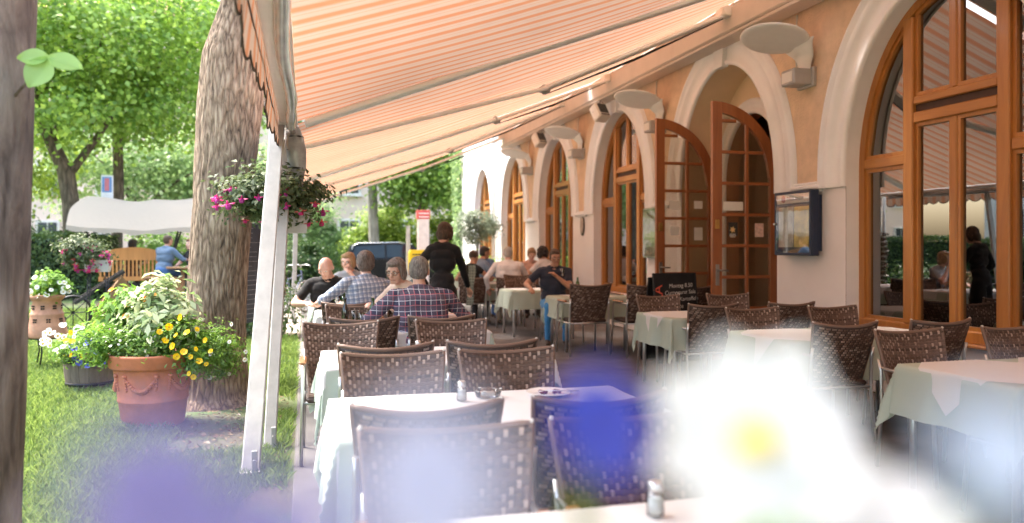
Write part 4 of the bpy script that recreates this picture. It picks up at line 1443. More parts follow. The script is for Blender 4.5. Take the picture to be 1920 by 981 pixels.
def plaid_mat(name, base, lines, rot=0.0):
    """lines: list of (period, width, colour, offset, strength)"""
    if name in MATS: return MATS[name]
    m, t, bs = nodes_of(name)
    tc = t.nodes.new('ShaderNodeTexCoord'); mp = t.nodes.new('ShaderNodeMapping')
    mp.inputs['Rotation'].default_value = (0, R(rot), 0)
    t.links.new(tc.outputs['Object'], mp.inputs[0])
    # wobble so that the checks follow the creases a little
    nn = N(t, 'ShaderNodeTexNoise', i_Scale=5.0, i_Detail=2.0); t.links.new(tc.outputs['Object'], nn.inputs['Vector'])
    vm = N(t, 'ShaderNodeVectorMath', operation='MULTIPLY_ADD'); vm.inputs[1].default_value = (.03, .03, .03)
    t.links.new(nn.outputs['Color'], vm.inputs[0]); t.links.new(mp.outputs[0], vm.inputs[2])
    sp = t.nodes.new('ShaderNodeSeparateXYZ'); t.links.new(vm.outputs[0], sp.inputs[0])
    cur = None
    rgb = N(t, 'ShaderNodeRGB'); rgb.outputs[0].default_value = (*base, 1); cur = rgb.outputs[0]
    for ax in ('X', 'Z'):
        for per, wd, col, off, stg in lines:
            a = N(t, 'ShaderNodeMath', operation='MULTIPLY_ADD'); a.inputs[1].default_value = 1 / per; a.inputs[2].default_value = off + 20
            t.links.new(sp.outputs[ax], a.inputs[0])
            f = N(t, 'ShaderNodeMath', operation='FRACT'); t.links.new(a.outputs[0], f.inputs[0])
            l = N(t, 'ShaderNodeMath', operation='LESS_THAN'); l.inputs[1].default_value = wd / per
            t.links.new(f.outputs[0], l.inputs[0])
            k = N(t, 'ShaderNodeMath', operation='MULTIPLY'); k.inputs[1].default_value = stg
            t.links.new(l.outputs[0], k.inputs[0])
            mx = N(t, 'ShaderNodeMixRGB'); mx.inputs[2].default_value = (*col, 1)
            t.links.new(k.outputs[0], mx.inputs[0]); t.links.new(cur, mx.inputs[1]); cur = mx.outputs[0]
    t.links.new(cur, bs.inputs['Base Color'])
    bs.inputs['Roughness'].default_value = .9
    n2 = N(t, 'ShaderNodeTexNoise', i_Scale=14.0, i_Detail=4.0); t.links.new(tc.outputs['Object'], n2.inputs['Vector'])
    bp = N(t, 'ShaderNodeBump', i_Strength=.35, i_Distance=.03); t.links.new(n2.outputs[0], bp.inputs['Height']); t.links.new(bp.outputs[0], bs.inputs['Normal'])
    MATS[name] = m
    return m
def cloth_m(name, col): return M(name, col, .9, var=.10, scale=12, bump=.3, bscale=18, sheen=.1)

SK = skin_mat('skin_fair', (.60, .36, .26)); SK2 = skin_mat('skin_tan', (.48, .26, .17)); SKP = skin_mat('skin_pink', (.66, .40, .31))
LIP = M('lips', (.42, .17, .14), .45)
EYEW = M('eye_white', (.7, .68, .65), .3); IRIS = M('iris', (.06, .05, .04), .2)
SHOE = M('shoe_leather', (.05, .028, .018), .5)
H_GREY = hair_mat('hair_grey', (.10, .085, .075), (.30, .27, .25)); H_WHITE = hair_mat('hair_white', (.34, .30, .27), (.55, .51, .47))
H_BROWN = hair_mat('hair_brown', (.035, .018, .010), (.10, .055, .03)); H_DARK = hair_mat('hair_dark', (.010, .007, .006), (.035, .022, .016))
H_BLOND = hair_mat('hair_blond', (.26, .15, .07), (.45, .29, .15))

def ik(a, c, l1, l2, pole):
    a = Vector(a); c = Vector(c); d = c - a; L = min(d.length, (l1 + l2) * .999); d.normalize()
    x = (l1 * l1 - l2 * l2 + L * L) / (2 * L); h = math.sqrt(max(0, l1 * l1 - x * x))
    p = Vector(pole); p = p - d * p.dot(d)
    if p.length < 1e-4: p = Vector((0, 0, -1)); p = p - d * p.dot(d)
    p.normalize()
    return a + d * x + p * h, a + d * L

def person(label, loc, rz, shirt, trousers, skin=SK, hair=H_GREY, hairstyle='short', lean=10, turn=0, head_pitch=0, head_yaw=0,
           lh=None, rh=None, sleeve='short', build=1.0, seat=.46, stand=False, glasses=False, skirt=None, sc=1.0, vox=.0105,
           legs=True, collar=True, side=0.0, fingers=True, belly=0.0, face=True, lpole=(-1, -.4, -.6), rpole=(1, -.4, -.6), group='people on the terrace'):
    """local frame: faces +Y; x to the person's right"""
    P = thing('person', label, 'person', loc, rz, group)
    P.scale = (sc, sc, sc)
    B = Body(); b = build
    hz = seat + .10 if not stand else .93
    pel = Vector((0, 0, hz))
    up = Vector((math.sin(R(side)), math.sin(R(lean)), math.cos(R(lean)))).normalized()
    tw = Matrix.Rotation(R(turn), 3, 'Z')
    rt = tw @ Vector((1, 0, 0)); rt = (rt - up * rt.dot(up)).normalized()
    fw = up.cross(rt)
    def T(x, y, z): return pel + rt * x + fw * y + up * z     # torso frame
    # torso
    B.ell(T(0, -.015, .02), (.165 * b, .125 * b, .12), 'trousers', Matrix((rt, fw, up)).transposed())
    B.cap(T(-.055 * b, 0, .10), T(.055 * b, 0, .10), .118 * b, .118 * b, 'shirt')
    B.cap(T(0, .03 + belly, .15), T(0, .03 + belly * .6, .26), .118 * b + belly * .4, .12 * b, 'shirt')
    B.cap(T(-.075 * b, .005, .30), T(.075 * b, .005, .30), .120 * b, .120 * b, 'shirt')
    B.cap(T(-.085 * b, -.01, .40), T(.085 * b, -.01, .40), .108 * b, .108 * b, 'shirt')
    B.cap(T(-.15 * b, -.015, .475), T(.15 * b, -.015, .475), .062, .062, 'shirt')
    B.cap(T(-.06, -.02, .50), T(.06, -.02, .50), .062, .062, 'shirt')
    # neck, head
    nb = T(0, -.015, .51); nt_ = T(0, .015, .60)
    if collar:
        for k in range(10):
            a = 2 * PI * k / 10
            B.cap(T(.058 * math.cos(a), -.012 + .055 * math.sin(a), .535), T(.058 * math.cos(a + .6), -.012 + .055 * math.sin(a + .6), .535 + .012), .014, .014, 'shirt')
    B.cap(nb, nt_, .056 * (.6 + .4 * b), .052, 'skin')
    hd_rot = tw @ Matrix.Rotation(R(head_yaw), 3, 'Z') @ Matrix.Rotation(R(head_pitch), 3, 'X')
    hc = nt_ + hd_rot @ Vector((0, .022, .085))
    def Hd(x, y, z): return hc + hd_rot @ Vector((x, y, z))
    B.ell(Hd(0, -.008, .02), (.077, .097, .098), 'skin', hd_rot)
    B.ell(Hd(0, .030, -.045), (.058, .062, .066), 'skin', hd_rot)
    B.cap(Hd(-.02, .062, -.092), Hd(.02, .062, -.092), .022, .022, 'skin')       # chin
    B.cap(Hd(0, .085, .012), Hd(0, .108, -.024), .011, .0165, 'skin')            # nose
    B.cap(Hd(-.045, .076, .024), Hd(.045, .076, .024), .016, .016, 'skin')       # brow
    for s in (-1, 1):
        B.ell(Hd(s * .042, .062, -.022), (.026, .024, .024), 'skin', hd_rot)     # cheek
        B.ell(Hd(s * .080, -.012, -.008), (.011, .022, .033), 'skin', hd_rot)    # ear
    B.cap(Hd(-.020, .082, -.058), Hd(.020, .082, -.058), .0085, .0085, 'lip')
    # arms
    for s, tgt, pole in ((-1, lh, lpole), (1, rh, rpole)):
        sh_ = T(s * .185 * b, -.015, .465)
        if tgt is None: tgt = (s * .20, .34, .80 - 0) if not stand else (s * .25, .05, .80)
        el, wr = ik(sh_, tgt, .29, .26, pole)
        B.cap(sh_, sh_.lerp(el, .55), .060 * (.55 + .45 * b), .054, 'shirt')
        if sleeve == 'none':
            B.prims.pop(); B.cap(sh_, sh_.lerp(el, .25), .055, .048, 'shirt'); B.cap(sh_.lerp(el, .25), el, .046, .040, 'skin')
        else:
            B.cap(sh_.lerp(el, .5), el, .054, .048 if sleeve == 'long' else .042, 'shirt' if sleeve in ('long', 'elbow') else 'skin')
            if sleeve == 'short': B.cap(sh_.lerp(el, .5), sh_.lerp(el, .62), .058, .059, 'shirt')
        if sleeve == 'long': B.cap(el, el.lerp(wr, .86), .046, .036, 'shirt')
        else: B.cap(el, el.lerp(wr, .5), .042, .038, 'skin')
        if sleeve == 'elbow': B.cap(el, el.lerp(wr, .12), .052, .053, 'shirt')
        B.cap(el.lerp(wr, .45), wr, .037, .026, 'skin')
        # hand
        d = (wr - el).normalized()
        n_ = Vector((0, 0, -1)); n_ = n_ - d * n_.dot(d)
        if n_.length < .1: n_ = Vector((0, 1, 0)); n_ = n_ - d * n_.dot(d)
        n_.normalize(); sd_ = d.cross(n_) * s
        pc = wr + d * .045
        B.cap(wr + d * .01, pc + d * .02, .026, .030, 'skin')
        B.cap(pc - sd_ * .022 + d * .02, pc + sd_ * .022 + d * .02, .017, .017, 'skin')
        if fingers:
            for k in range(4):
                o_ = pc + d * .032 + sd_ * (-.028 + .0187 * k)
                ln = (.030, .036, .034, .026)[k]
                p1 = o_ + d * ln + n_ * .010; p2 = p1 + d * ln * .45 + n_ * ln * .75
                B.cap(o_, p1, .0095, .0088, 'skin'); B.cap(p1, p2, .0088, .0078, 'skin')
            th0 = pc - sd_ * .026 - d * .012; th1 = th0 - sd_ * .024 + d * .026 + n_ * .012
            B.cap(th0, th1, .012, .010, 'skin'); B.cap(th1, th1 + d * .026 + sd_ * .004 + n_ * .008, .010, .0085, 'skin')
    # legs
    if legs:
        for s in (-1, 1):
            hp = pel + Vector((s * .095 * b, 0, -.02))
            if stand:
                kn = Vector((s * .10, .03, .50)); an = Vector((s * .10, -.02, .10))
            else:
                kn = Vector((s * .13, .43, seat + .07)); an = Vector((s * .125, .40 if s < 0 else .33, .10))
            if skirt and stand:
                B.cap(hp, Vector((s * .07, .02, skirt)), .115 * b, .13, 'trousers')
                B.cap(kn, an, .05, .036, 'skin')
            else:
                B.cap(hp, kn, .085 * b, .064, 'trousers'); B.cap(kn, an, .060, .046, 'trousers')
            B.cap(an + Vector((0, -.03, -.045)), an + Vector((s * .02, .15, -.065)), .038, .034, 'shoe')
    order = ['skin', 'shirt', 'trousers', 'shoe', 'lip']
    me = B.remesh('body', vox, [skin, shirt, trousers, SHOE, LIP], order, 2, ('shirt', 'trousers'))
    body = obj('body', me, P)
    # eyes
    if face:
        for s in (-1, 1):
            m = MB(); m.ell(Hd(s * .031, .082, .004), (.0125, .008, .008), 10, 8, 0, hd_rot); m.ell(Hd(s * .031, .0885, .003), (.0055, .003, .0055), 8, 6, 1, hd_rot)
            m.build('eye', [EYEW, IRIS], body)
    if hairstyle:
        Hh = Body()
        def E(x, y, z, rx, ry, rz_): Hh.ell(Hd(x, y, z), (rx, ry, rz_), 'h', hd_rot)
        if hairstyle == 'short':
            E(0, -.022, .040, .084, .095, .088); E(0, -.045, -.005, .080, .068, .075); E(0, .03, .085, .068, .06, .032)
            for s in (-1, 1): E(s * .074, .008, .005, .010, .022, .030)
        elif hairstyle == 'full':
            E(0, -.025, .045, .092, .104, .096); E(0, -.055, -.01, .086, .068, .085); E(0, .045, .090, .076, .058, .036)
            for s in (-1, 1): E(s * .078, .0, .01, .016, .04, .05)
        elif hairstyle == 'balding':
            E(0, -.055, .0, .082, .055, .060)
            for s in (-1, 1): E(s * .074, -.015, .012, .012, .04, .036)
        elif hairstyle == 'bob':
            E(0, -.022, .040, .090, .100, .094); E(0, -.05, -.03, .088, .062, .095); E(0, .05, .088, .070, .050, .030)
            for s in (-1, 1): E(s * .078, .012, -.01, .018, .045, .080)
        elif hairstyle == 'long':
            E(0, -.022, .040, .092, .102, .095); E(0, -.055, -.05, .09, .06, .13); E(0, -.065, -.15, .085, .045, .11); E(0, .045, .088, .07, .05, .03)
            for s in (-1, 1): E(s * .08, .0, -.04, .02, .045, .11)
        elif hairstyle == 'curly':
            for k in range(90):
                a = random.uniform(0, 2 * PI); e = random.uniform(-.9, 1.4)
                v = Vector((math.cos(a) * math.cos(e) * .105, -.03 + math.sin(a) * math.cos(e) * .105, .01 + math.sin(e) * .115))
                if v.y > .04 and v.z < .07: continue
                E(v.x, v.y, v.z, *(random.uniform(.022, .034),) * 3)
            E(0, -.03, .02, .095, .095, .10)
        elif hairstyle == 'updo':
            E(0, -.022, .040, .086, .098, .090); E(0, -.085, .055, .05, .045, .048); E(0, .04, .085, .068, .05, .03)
        hm = Hh.remesh('hair', .008, [hair], ['h'], 2)
        nv = len(hm.vertices)
        for v in hm.vertices:
            v.co += v.normal * (.005 * mnoise.noise(v.co * 40) + .004 * mnoise.noise(v.co * 90))
        obj('hair', hm, P)
    if face and hairstyle:
        m = MB()
        for s in (-1, 1): m.tube([Hd(s * .016, .091, .024), Hd(s * .034, .092, .029), Hd(s * .05, .080, .023)], .0045, 6)
        m.build('eyebrows', hair, P)
    if glasses:
        m = MB()
        for s in (-1, 1):
            ring = [Hd(s * (.034 + .025 * math.cos(2 * PI * k / 14)), .100 - .01 * abs(math.cos(2 * PI * k / 14)), .002 + .019 * math.sin(2 * PI * k / 14)) for k in range(15)]
            m.tube(ring, .0022, 5)
            m.tube([Hd(s * .058, .094, .006), Hd(s * .082, -.01, .008)], .0022, 5)
        m.tube([Hd(-.009, .101, .004), Hd(.009, .101, .004)], .0022, 5)
        m.build('glasses', M('glasses_frame', (.05, .03, .02), .3), P)
    return P

plaid_dark = plaid_mat('plaid_dark', (.045, .045, .085), [(.085, .030, (.13, .10, .14), .0, .5), (.085, .006, (.62, .62, .66), .15, .8), (.085, .006, (.50, .10, .12), .62, .8), (.0425, .004, (.40, .40, .46), .3, .45)], 0)
plaid_light = plaid_mat('plaid_light', (.66, .70, .76), [(.044, .020, (.10, .15, .27), .0, .62), (.044, .005, (.04, .06, .13), .2, .6)], 4)
denim = cloth_m('denim', (.05, .12, .28)); denim_b = cloth_m('denim_bright', (.05, .24, .52)); dk = cloth_m('dark_trousers', (.03, .03, .035)); khaki = cloth_m('khaki', (.33, .27, .2))
blackc = cloth_m('black_cloth', (.008, .008, .009)); greyc = cloth_m('grey_top', (.30, .31, .33)); whitec = cloth_m('white_shirt', (.70, .66, .65))
beigec = cloth_m('beige_top', (.70, .54, .44)); navyc = cloth_m('navy_polo', (.025, .032, .055)); bluec = cloth_m('blue_shirt', (.09, .15, .27)); denimsh = cloth_m('denim_shirt', (.16, .21, .29)); pinkc = cloth_m('pink_top', (.62, .38, .30))

# plaid man, back to us
person('man in a dark plaid shirt seen from behind, grey hair, seated in the left row', (.93, 6.42, .015), R(4), plaid_dark, denim, SK, H_GREY, 'short', lean=12, head_pitch=-8, head_yaw=-12,
       lh=(-.30, .42, .82), rh=(.30, .42, .82), sleeve='elbow', build=1.2, vox=.009, belly=.04, face=True)
person('man in a blue and white checked shirt leaning left at the fourth table', (.62, 8.02, .015), R(12), plaid_light, dk, SKP, hair_mat('hair_ashen', (.07, .05, .042), (.24, .19, .165)), 'full', lean=16, side=2, turn=6, head_pitch=-6, head_yaw=-20,
       lh=(-.42, .34, .86), rh=(.26, .42, .84), sleeve='elbow', build=1.16, vox=.009, seat=.50)
person('woman with glasses in a beige top behind the plaid shirt man', (1.05, 7.75, .015), R(125), beigec, dk, SKP, H_GREY, 'bob', lean=20, head_pitch=-14, head_yaw=20, glasses=True,
       lh=(-.12, .42, .86), rh=(.2, .4, .86), sleeve='short', build=.92, vox=.0095)
person('bald man in a black polo shirt looking down at his table', (.28, 9.36, .015), R(172), blackc, dk, SKP, H_WHITE, None, lean=17, head_pitch=-30, head_yaw=-16,
       lh=(-.2, .40, .80), rh=(.2, .42, .80), sleeve='short', build=1.10, vox=.0095)
person('woman in a grey top with glasses resting her chin on her hand', (.62, 11.15, .015), R(168), greyc, dk, SKP, H_BLOND, 'bob', lean=12, head_pitch=-8, head_yaw=-22, glasses=True,
       lh=(-.06, .27, 1.04), rh=(.22, .40, .80), sleeve='short', build=.92, vox=.010, lpole=(-.6, .5, -1))
person('waitress in a black dress standing with her back to us in the aisle', (1.58, 9.25, .015), R(-14), blackc, blackc, SK, H_BROWN, 'bob', lean=7, head_pitch=-22, head_yaw=-22, stand=True, skirt=.48,
       lh=(-.20, .16, .96), rh=(.30, .32, .90), sleeve='long', build=.82, collar=False, vox=.010, sc=1.0, lpole=(-1, -.6, .2), rpole=(1, -.5, .1))
person('man in a navy polo and bright blue jeans raising a glass', (3.58, 11.18, .015), R(170), navyc, denim_b, SK2, H_BROWN, 'short', lean=9, head_pitch=-10, head_yaw=6, glasses=True,
       lh=(.0, .31, 1.0), rh=(.38, .38, .82), sleeve='short', build=1.12, vox=.0095, seat=.50, lpole=(-1, -.1, -1))
person('man in a white shirt with white hair, back to us, in the right row', (3.52, 13.62, .015), R(-8), whitec, khaki, SKP, H_WHITE, 'short', lean=9, head_pitch=-5, head_yaw=-8,
       lh=(-.34, .20, .66), rh=(.25, .42, .82), sleeve='long', build=1.18, vox=.0105, seat=.53)
person('man in a denim shirt with receding hair left of the white shirt', (3.30, 15.1, .015), R(-75), denimsh, denim, SK2, H_DARK, 'short', lean=8, head_pitch=-8,
       lh=(-.2, .42, .82), rh=(.2, .42, .82), sleeve='long', build=1.05, vox=.012, seat=.53)
person('young dark haired man in blue resting his chin on his hand', (3.86, 17.0, .015), R(150), bluec, dk, SKP, H_DARK, 'full', lean=10, head_pitch=-5, head_yaw=30,
       lh=(-.06, .26, 1.06), rh=(.2, .42, .82), sleeve='short', build=.95, vox=.012, seat=.53, lpole=(-.6, .5, -1))
person('girl with brown hair and a striped scarf, back to us, beside the waitress', (2.90, 14.0, .015), R(-40), blackc, dk, SK2, H_BROWN, 'updo', lean=8, head_pitch=-10,
       lh=(-.25, .36, .80), rh=(.2, .42, .82), sleeve='none', build=.82, vox=.012, seat=.46)
person('blonde woman with short hair in a pink top beyond the white shirt', (4.50, 15.6, .015), R(172), pinkc, dk, SKP, H_BLOND, 'full', lean=10, head_pitch=-14,
       lh=(-.15, .34, .90), rh=(.2, .42, .82), sleeve='none', build=.9, vox=.012, seat=.50)
person('woman with dark curly hair turned away behind the man in navy', (4.68, 15.1, .015), R(30), whitec, dk, SK2, H_DARK, 'curly', lean=8, head_pitch=-5,
       lh=(-.2, .42, .82), rh=(.2, .42, .82), sleeve='short', build=.9, vox=.012, seat=.52)
# scarf over the girl's chair
m = MB()
def scarf(u, v):
    x = (u - .5) * .13 + .012 * math.sin(v * 9); z = .92 - .72 * v
    return (x - .06 * v, -.02 * math.sin(v * 3) - .03 * v, z)
m.grid(scarf, 8, 30)
o = m.build('scarf', plaid_mat('scarf_weave', (.16, .20, .17), [(.05, .012, (.4, .45, .38), .1, .7), (.023, .006, (.08, .1, .09), .3, .7)]), fix=False)
o.location = (2.88, 13.75, .2); tag(o, 'long grey green patterned scarf hanging behind the girl', 'scarf')
# glass held by the man in navy
gl = thing('drinking_glass', 'glass held to the mouth of the man in navy', 'glass', (3.60, 10.82, 1.02), 0, 'drinking glasses')
m = MB(); m.lathe([(.026, 0), (.033, .11), (.031, .11), (.024, .006), (.004, .006)], 16); m.build('bowl', clear, gl)
# ------------------------------------------------------------------ bark, trunks, crowns
def bark_mat(name, a, b, c, sc=7.0, moss=None):
    m, t, bs = nodes_of(name)
    v = coords(t, (1, 1, .22))
    n = N(t, 'ShaderNodeTexNoise', i_Scale=sc * 2.2, i_Detail=8.0, i_Roughness=.7, i_Distortion=.8)
    vo = N(t, 'ShaderNodeTexVoronoi', i_Scale=sc * 1.9); vo.feature = 'DISTANCE_TO_EDGE'
    t.links.new(v, n.inputs['Vector']); t.links.new(v, vo.inputs['Vector'])
    ad = N(t, 'ShaderNodeMath', operation='MULTIPLY_ADD'); ad.inputs[1].default_value = .9
    t.links.new(vo.outputs['Distance'], ad.inputs[0]); t.links.new(n.outputs[0], ad.inputs[2])
    col = ramp(t, ad.outputs[0], [(.38, a), (.58, b), (.85, c)])
    n3 = N(t, 'ShaderNodeTexNoise', i_Scale=2.0, i_Detail=6.0); t.links.new(coords(t), n3.inputs['Vector'])
    mx = N(t, 'ShaderNodeMixRGB', blend_type='MULTIPLY', i_Fac=.8)
    t.links.new(col, mx.inputs[1]); t.links.new(ramp(t, n3.outputs[0], [(.35, (.62, .60, .58)), (.62, (1, 1, 1)), (.75, (1.0, 1.02, .95))]), mx.inputs[2])
    t.links.new(mx.outputs[0], bs.inputs['Base Color'])
    bs.inputs['Roughness'].default_value = .95
    bp = N(t, 'ShaderNodeBump', i_Strength=.9, i_Distance=.03); t.links.new(ad.outputs[0], bp.inputs['Height']); t.links.new(bp.outputs[0], bs.inputs['Normal'])
    return m
bark_big = bark_mat('bark_furrowed', (.085, .055, .038), (.30, .21, .145), (.50, .38, .28), 13)
bark_near = bark_mat('bark_plane', (.08, .055, .043), (.19, .14, .112), (.34, .27, .22), 4.5)
bark_far = bark_mat('bark_far', (.05, .04, .03), (.12, .095, .07), (.2, .16, .12), 5)
bark_pale = bark_mat('bark_pale', (.25, .22, .19), (.42, .38, .33), (.55, .5, .45), 3)

def trunk_mesh(path, radii, nseg, nring, ridge=.02, freq=9, seed=0.0):
    """path: control pts; fine tube with vertical bark furrows"""
    m = MB(); P = [Vector(p) for p in path]; k = len(P) - 1
    def pt(u, v):
        t = v * k; i = min(int(t), k - 1); f = t - i
        f2 = f * f * (3 - 2 * f) * .35 + f * .65
        c = P[i].lerp(P[i + 1], f2); r = radii[i] + (radii[i + 1] - radii[i]) * f2
        a = u * 2 * PI
        x, y = math.cos(a), math.sin(a)
        z = c.z
        h = mnoise.noise(Vector((x * freq * .5 + seed, y * freq * .5, z * 3.0))) * 1.0
        rg = 1 - abs(mnoise.noise(Vector((x * freq * 1.25, y * freq * 1.25 + seed, z * 4.2)))) * 2
        lump = mnoise.noise(Vector((x * 1.1 + seed, y * 1.1, z * .9))) * .05
        rr = r * (1 + lump) + ridge * (.6 * rg + .35 * h)
        return (c.x + rr * x, c.y + rr * y, z)
    m.grid(pt, nseg, nring)
    return m
def limb(m, a, b, r0, r1, bend=.3, n=7):
    a = Vector(a); b = Vector(b); L = (b - a).length
    j = Vector((random.uniform(-1, 1), random.uniform(-1, 1), random.uniform(.2, 1))) * bend * L * .35
    pts = [a.lerp(b, i / n) + j * math.sin(PI * i / n) for i in range(n + 1)]
    m.tube(pts, [r0 + (r1 - r0) * i / n for i in range(n + 1)], 8)
def crown_points(c, r, n, clumps, csize, low_cut=-1.0):
    """clumped points within an ellipsoid"""
    cc = []
    while len(cc) < clumps:
        v = rng.normal(0, 1, 3); v /= np.linalg.norm(v)
        q = v * (rng.random() ** .42)
        if q[2] < low_cut: continue
        cc.append(np.array(c) + q * np.array(r))
    cc = np.array(cc)
    idx = rng.integers(0, clumps, n)
    w = csize * (.55 + .9 * rng.random(clumps))[idx][:, None]
    p = cc[idx] + rng.normal(0, 1, (n, 3)) * w * np.array([1, 1, .62])
    nr = (p - np.array(c)) / np.array(r); nr[:, 2] += .75
    return p, nr
def make_tree(label, base, trunk, radii, crown, rad, nleaf, leafsize, mat, bark, clumps=120, csize=.42, limbs=8, name='tree', hi=False, low=-.8, extra_limbs=(), group='garden trees'):
    T = thing(name, label, 'tree', base, 0, group)
    bx_, by_, bz_ = base
    tr = trunk_mesh(trunk, radii, 40 if not hi else 200, 60 if not hi else 320, .012 if not hi else (.017 if name == 'lime_tree' else .006), 9 if not hi else (10 if name == 'lime_tree' else 8), base[0])
    tr.build('trunk', bark, T, fix=False)
    lm = MB()
    top = Vector(trunk[-1]); mid = Vector(trunk[-2])
    for a, b, r0, r1 in extra_limbs:
        q = MB(); limb(q, a, b, r0, r1, .25); q.build('limb', bark, T)
    cl = Vector(crown)
    for i in range(limbs):
        a = top.lerp(mid, random.uniform(0, .5))
        v = Vector((random.gauss(0, 1), random.gauss(0, 1), random.gauss(.3, .6))).normalized()
        b = cl + Vector((v.x * rad[0], v.y * rad[1], v.z * rad[2])) * .75
        q = MB(); limb(q, a, b, radii[-1] * .75, .02, .3); q.build('limb', bark, T)
    p, nr = crown_points(crown, rad, nleaf, clumps, csize, low)
    me = leaves_mesh('crown', p, nr, leafsize * (.65 + .7 * rng.random(nleaf)), mat, (1.0, .72))
    o = obj('crown', me, T); o['kind'] = 'stuff'
    return T
lf_bright = leaf_mat('leaf_bright', (0.106, 0.221, 0.038), (0.316, 0.493, 0.095), .5)
lf_mid = leaf_mat('leaf_mid', (0.087, 0.186, 0.039), (0.235, 0.391, 0.087), .48)
lf_pale = leaf_mat('leaf_pale', (0.162, 0.270, 0.108), (0.360, 0.504, 0.216), .45)
lf_lime = leaf_mat('leaf_lime', (0.144, 0.255, 0.032), (0.351, 0.479, 0.088), .5)
lf_dark = leaf_mat('leaf_dark', (0.029, 0.067, 0.022), (0.088, 0.160, 0.048), .3)
lf_olive = leaf_mat('leaf_olive', (0.126, 0.168, 0.112), (0.280, 0.336, 0.238), .3)
lf_hedge = leaf_mat('leaf_hedge', (0.033, 0.072, 0.021), (0.112, 0.180, 0.045), .3)

# big furrowed trunk beside the awning
make_tree('thick furrowed trunk of the large tree beside the leaning awning post', (-.83, 7.76, -.02),
          [(0, 0, -.08), (0, 0, .10), (.02, 0, .5), (.05, 0, 1.2), (.10, 0, 2.0), (.16, 0, 2.8), (.19, 0, 3.25), (.27, .0, 3.7), (.36, .05, 4.4), (.45, .1, 6.0)],
          [.44, .32, .265, .255, .26, .28, .27, .205, .18, .14],
          (.2, .8, 9.2), (3.2, 3.2, 1.8), 6000, .13, lf_mid, bark_big, 70, .45, 7, 'lime_tree', True)
# slim trunk at the left edge
t_near = make_tree('near grey brown trunk cut by the left picture edge', (-1.30, 3.70, -.02),
          [(-.06, 0, -.05), (-.05, 0, .3), (-.02, 0, 1.0), (.0, 0, 1.6), (.02, 0, 2.4), (.035, 0, 3.2), (.05, 0, 4.6)],
          [.24, .195, .185, .182, .18, .18, .15],
          (-.8, -.4, 7.4), (2.4, 2.2, 1.4), 4000, .12, lf_mid, bark_near, 40, .4, 5, 'plane_tree', True)
# young sprig on that trunk
sp = MB(); sp.tube([(.16, -.10, 2.08), (.25, -.2, 2.14), (.325, -.24, 2.21)], [.007, .005, .003], 6)
sp.build('twig', bark_near, t_near)
spm = leaf_mat('sprig_leaf', (.24, .42, .11), (.33, .50, .15), .5)
def big_leaf(base, tip, wd, nrm, drp):
    b = Vector(base); t = Vector(tip); ax = (t - b); n_ = Vector(nrm).normalized(); sd = ax.cross(n_).normalized()
    m = MB()
    def pt(u, v):
        s = (u - .5) * 2
        w_ = wd * (math.sin(PI * min(1, v * .97 + .02)) ** .75) * (1 - .25 * v)
        return b + ax * v + sd * s * w_ + n_ * (.012 * abs(s) - drp * v * v)
    m.grid(pt, 8, 10)
    return m
big_leaf((.325, -.24, 2.21), (.262, -.26, 2.085), .062, (0, -1, .25), .0).build('leaf', spm, t_near, fix=False)
big_leaf((.325, -.235, 2.21), (.215, -.25, 2.205), .046, (0, -1, .5), .012).build('leaf', spm, t_near, fix=False)
big_leaf((.325, -.245, 2.21), (.450, -.26, 2.175), .050, (0, -1, .6), .012).build('leaf', spm, t_near, fix=False)

# trees of the garden
make_tree('forked dark trunk tree behind the hedge at left', (-6.25, 24.2, .2), [(0, 0, -.1), (.02, 0, 1.0), (-.02, 0, 2.4), (-.15, 0, 3.3), (-.7, 0, 4.6), (-1.1, 0, 6.0)], [.30, .235, .215, .22, .15, .09],
          (.2, -.6, 6.6), (4.3, 3.8, 3.1), 21000, .15, lf_bright, bark_far, 150, .5, 6, 'maple_tree', extra_limbs=[((-.1, 0, 3.2), (1.1, -.3, 4.9), .13, .06), ((-.5, 0, 4.2), (.2, 0, 5.2), .07, .04)], low=-.75)
make_tree('straight trunk tree rising behind the swing canopy', (-5.55, 26.2, .2), [(0, 0, -.1), (.02, 0, 1.5), (.06, 0, 3.2), (.04, 0, 4.6), (.2, 0, 6.5)], [.20, .155, .15, .14, .10],
          (1.4, -.6, 6.9), (3.9, 3.8, 3.0), 18000, .15, lf_bright, bark_far, 140, .5, 6, 'maple_tree', low=-.75)
make_tree('leafy tree seen past the left of the thick trunk', (-2.2, 30.0, .1), [(0, 0, -.1), (.05, 0, 2), (.1, 0, 4.0), (.1, 0, 6.5)], [.22, .17, .15, .1],
          (-.3, -1.0, 8.0), (3.6, 3.4, 3.2), 6500, .17, lf_mid, bark_far, 110, .5, 5, 'maple_tree', low=-.7)
make_tree('pale green low spreading tree beyond the swing', (-6.6, 35.0, 0), [(0, 0, -.1), (.05, 0, 1.5), (.1, 0, 3.0)], [.2, .16, .12],
          (0.3, 0, 4.6), (4.6, 2.6, 2.4), 11000, .18, lf_pale, bark_far, 90, .5, 5, 'robinia_tree', low=-.9)
make_tree('pale spreading tree between the swing and the thick trunk', (-3.0, 36.5, 0), [(0, 0, -.1), (.05, 0, 1.5), (.1, 0, 3.0)], [.2, .16, .12],
          (.2, 0, 4.2), (3.4, 2.6, 2.2), 9000, .18, lf_pale, bark_far, 80, .5, 5, 'robinia_tree', low=-.9)
make_tree('bright tree at the far left behind the near trunk', (-11.5, 31.0, 0), [(0, 0, -.1), (.05, 0, 1.5), (.1, 0, 3.5)], [.22, .18, .13],
          (.2, 0, 5.4), (3.6, 3.0, 3.2), 11000, .17, lf_lime, bark_far, 90, .5, 5, 'maple_tree', low=-.9)
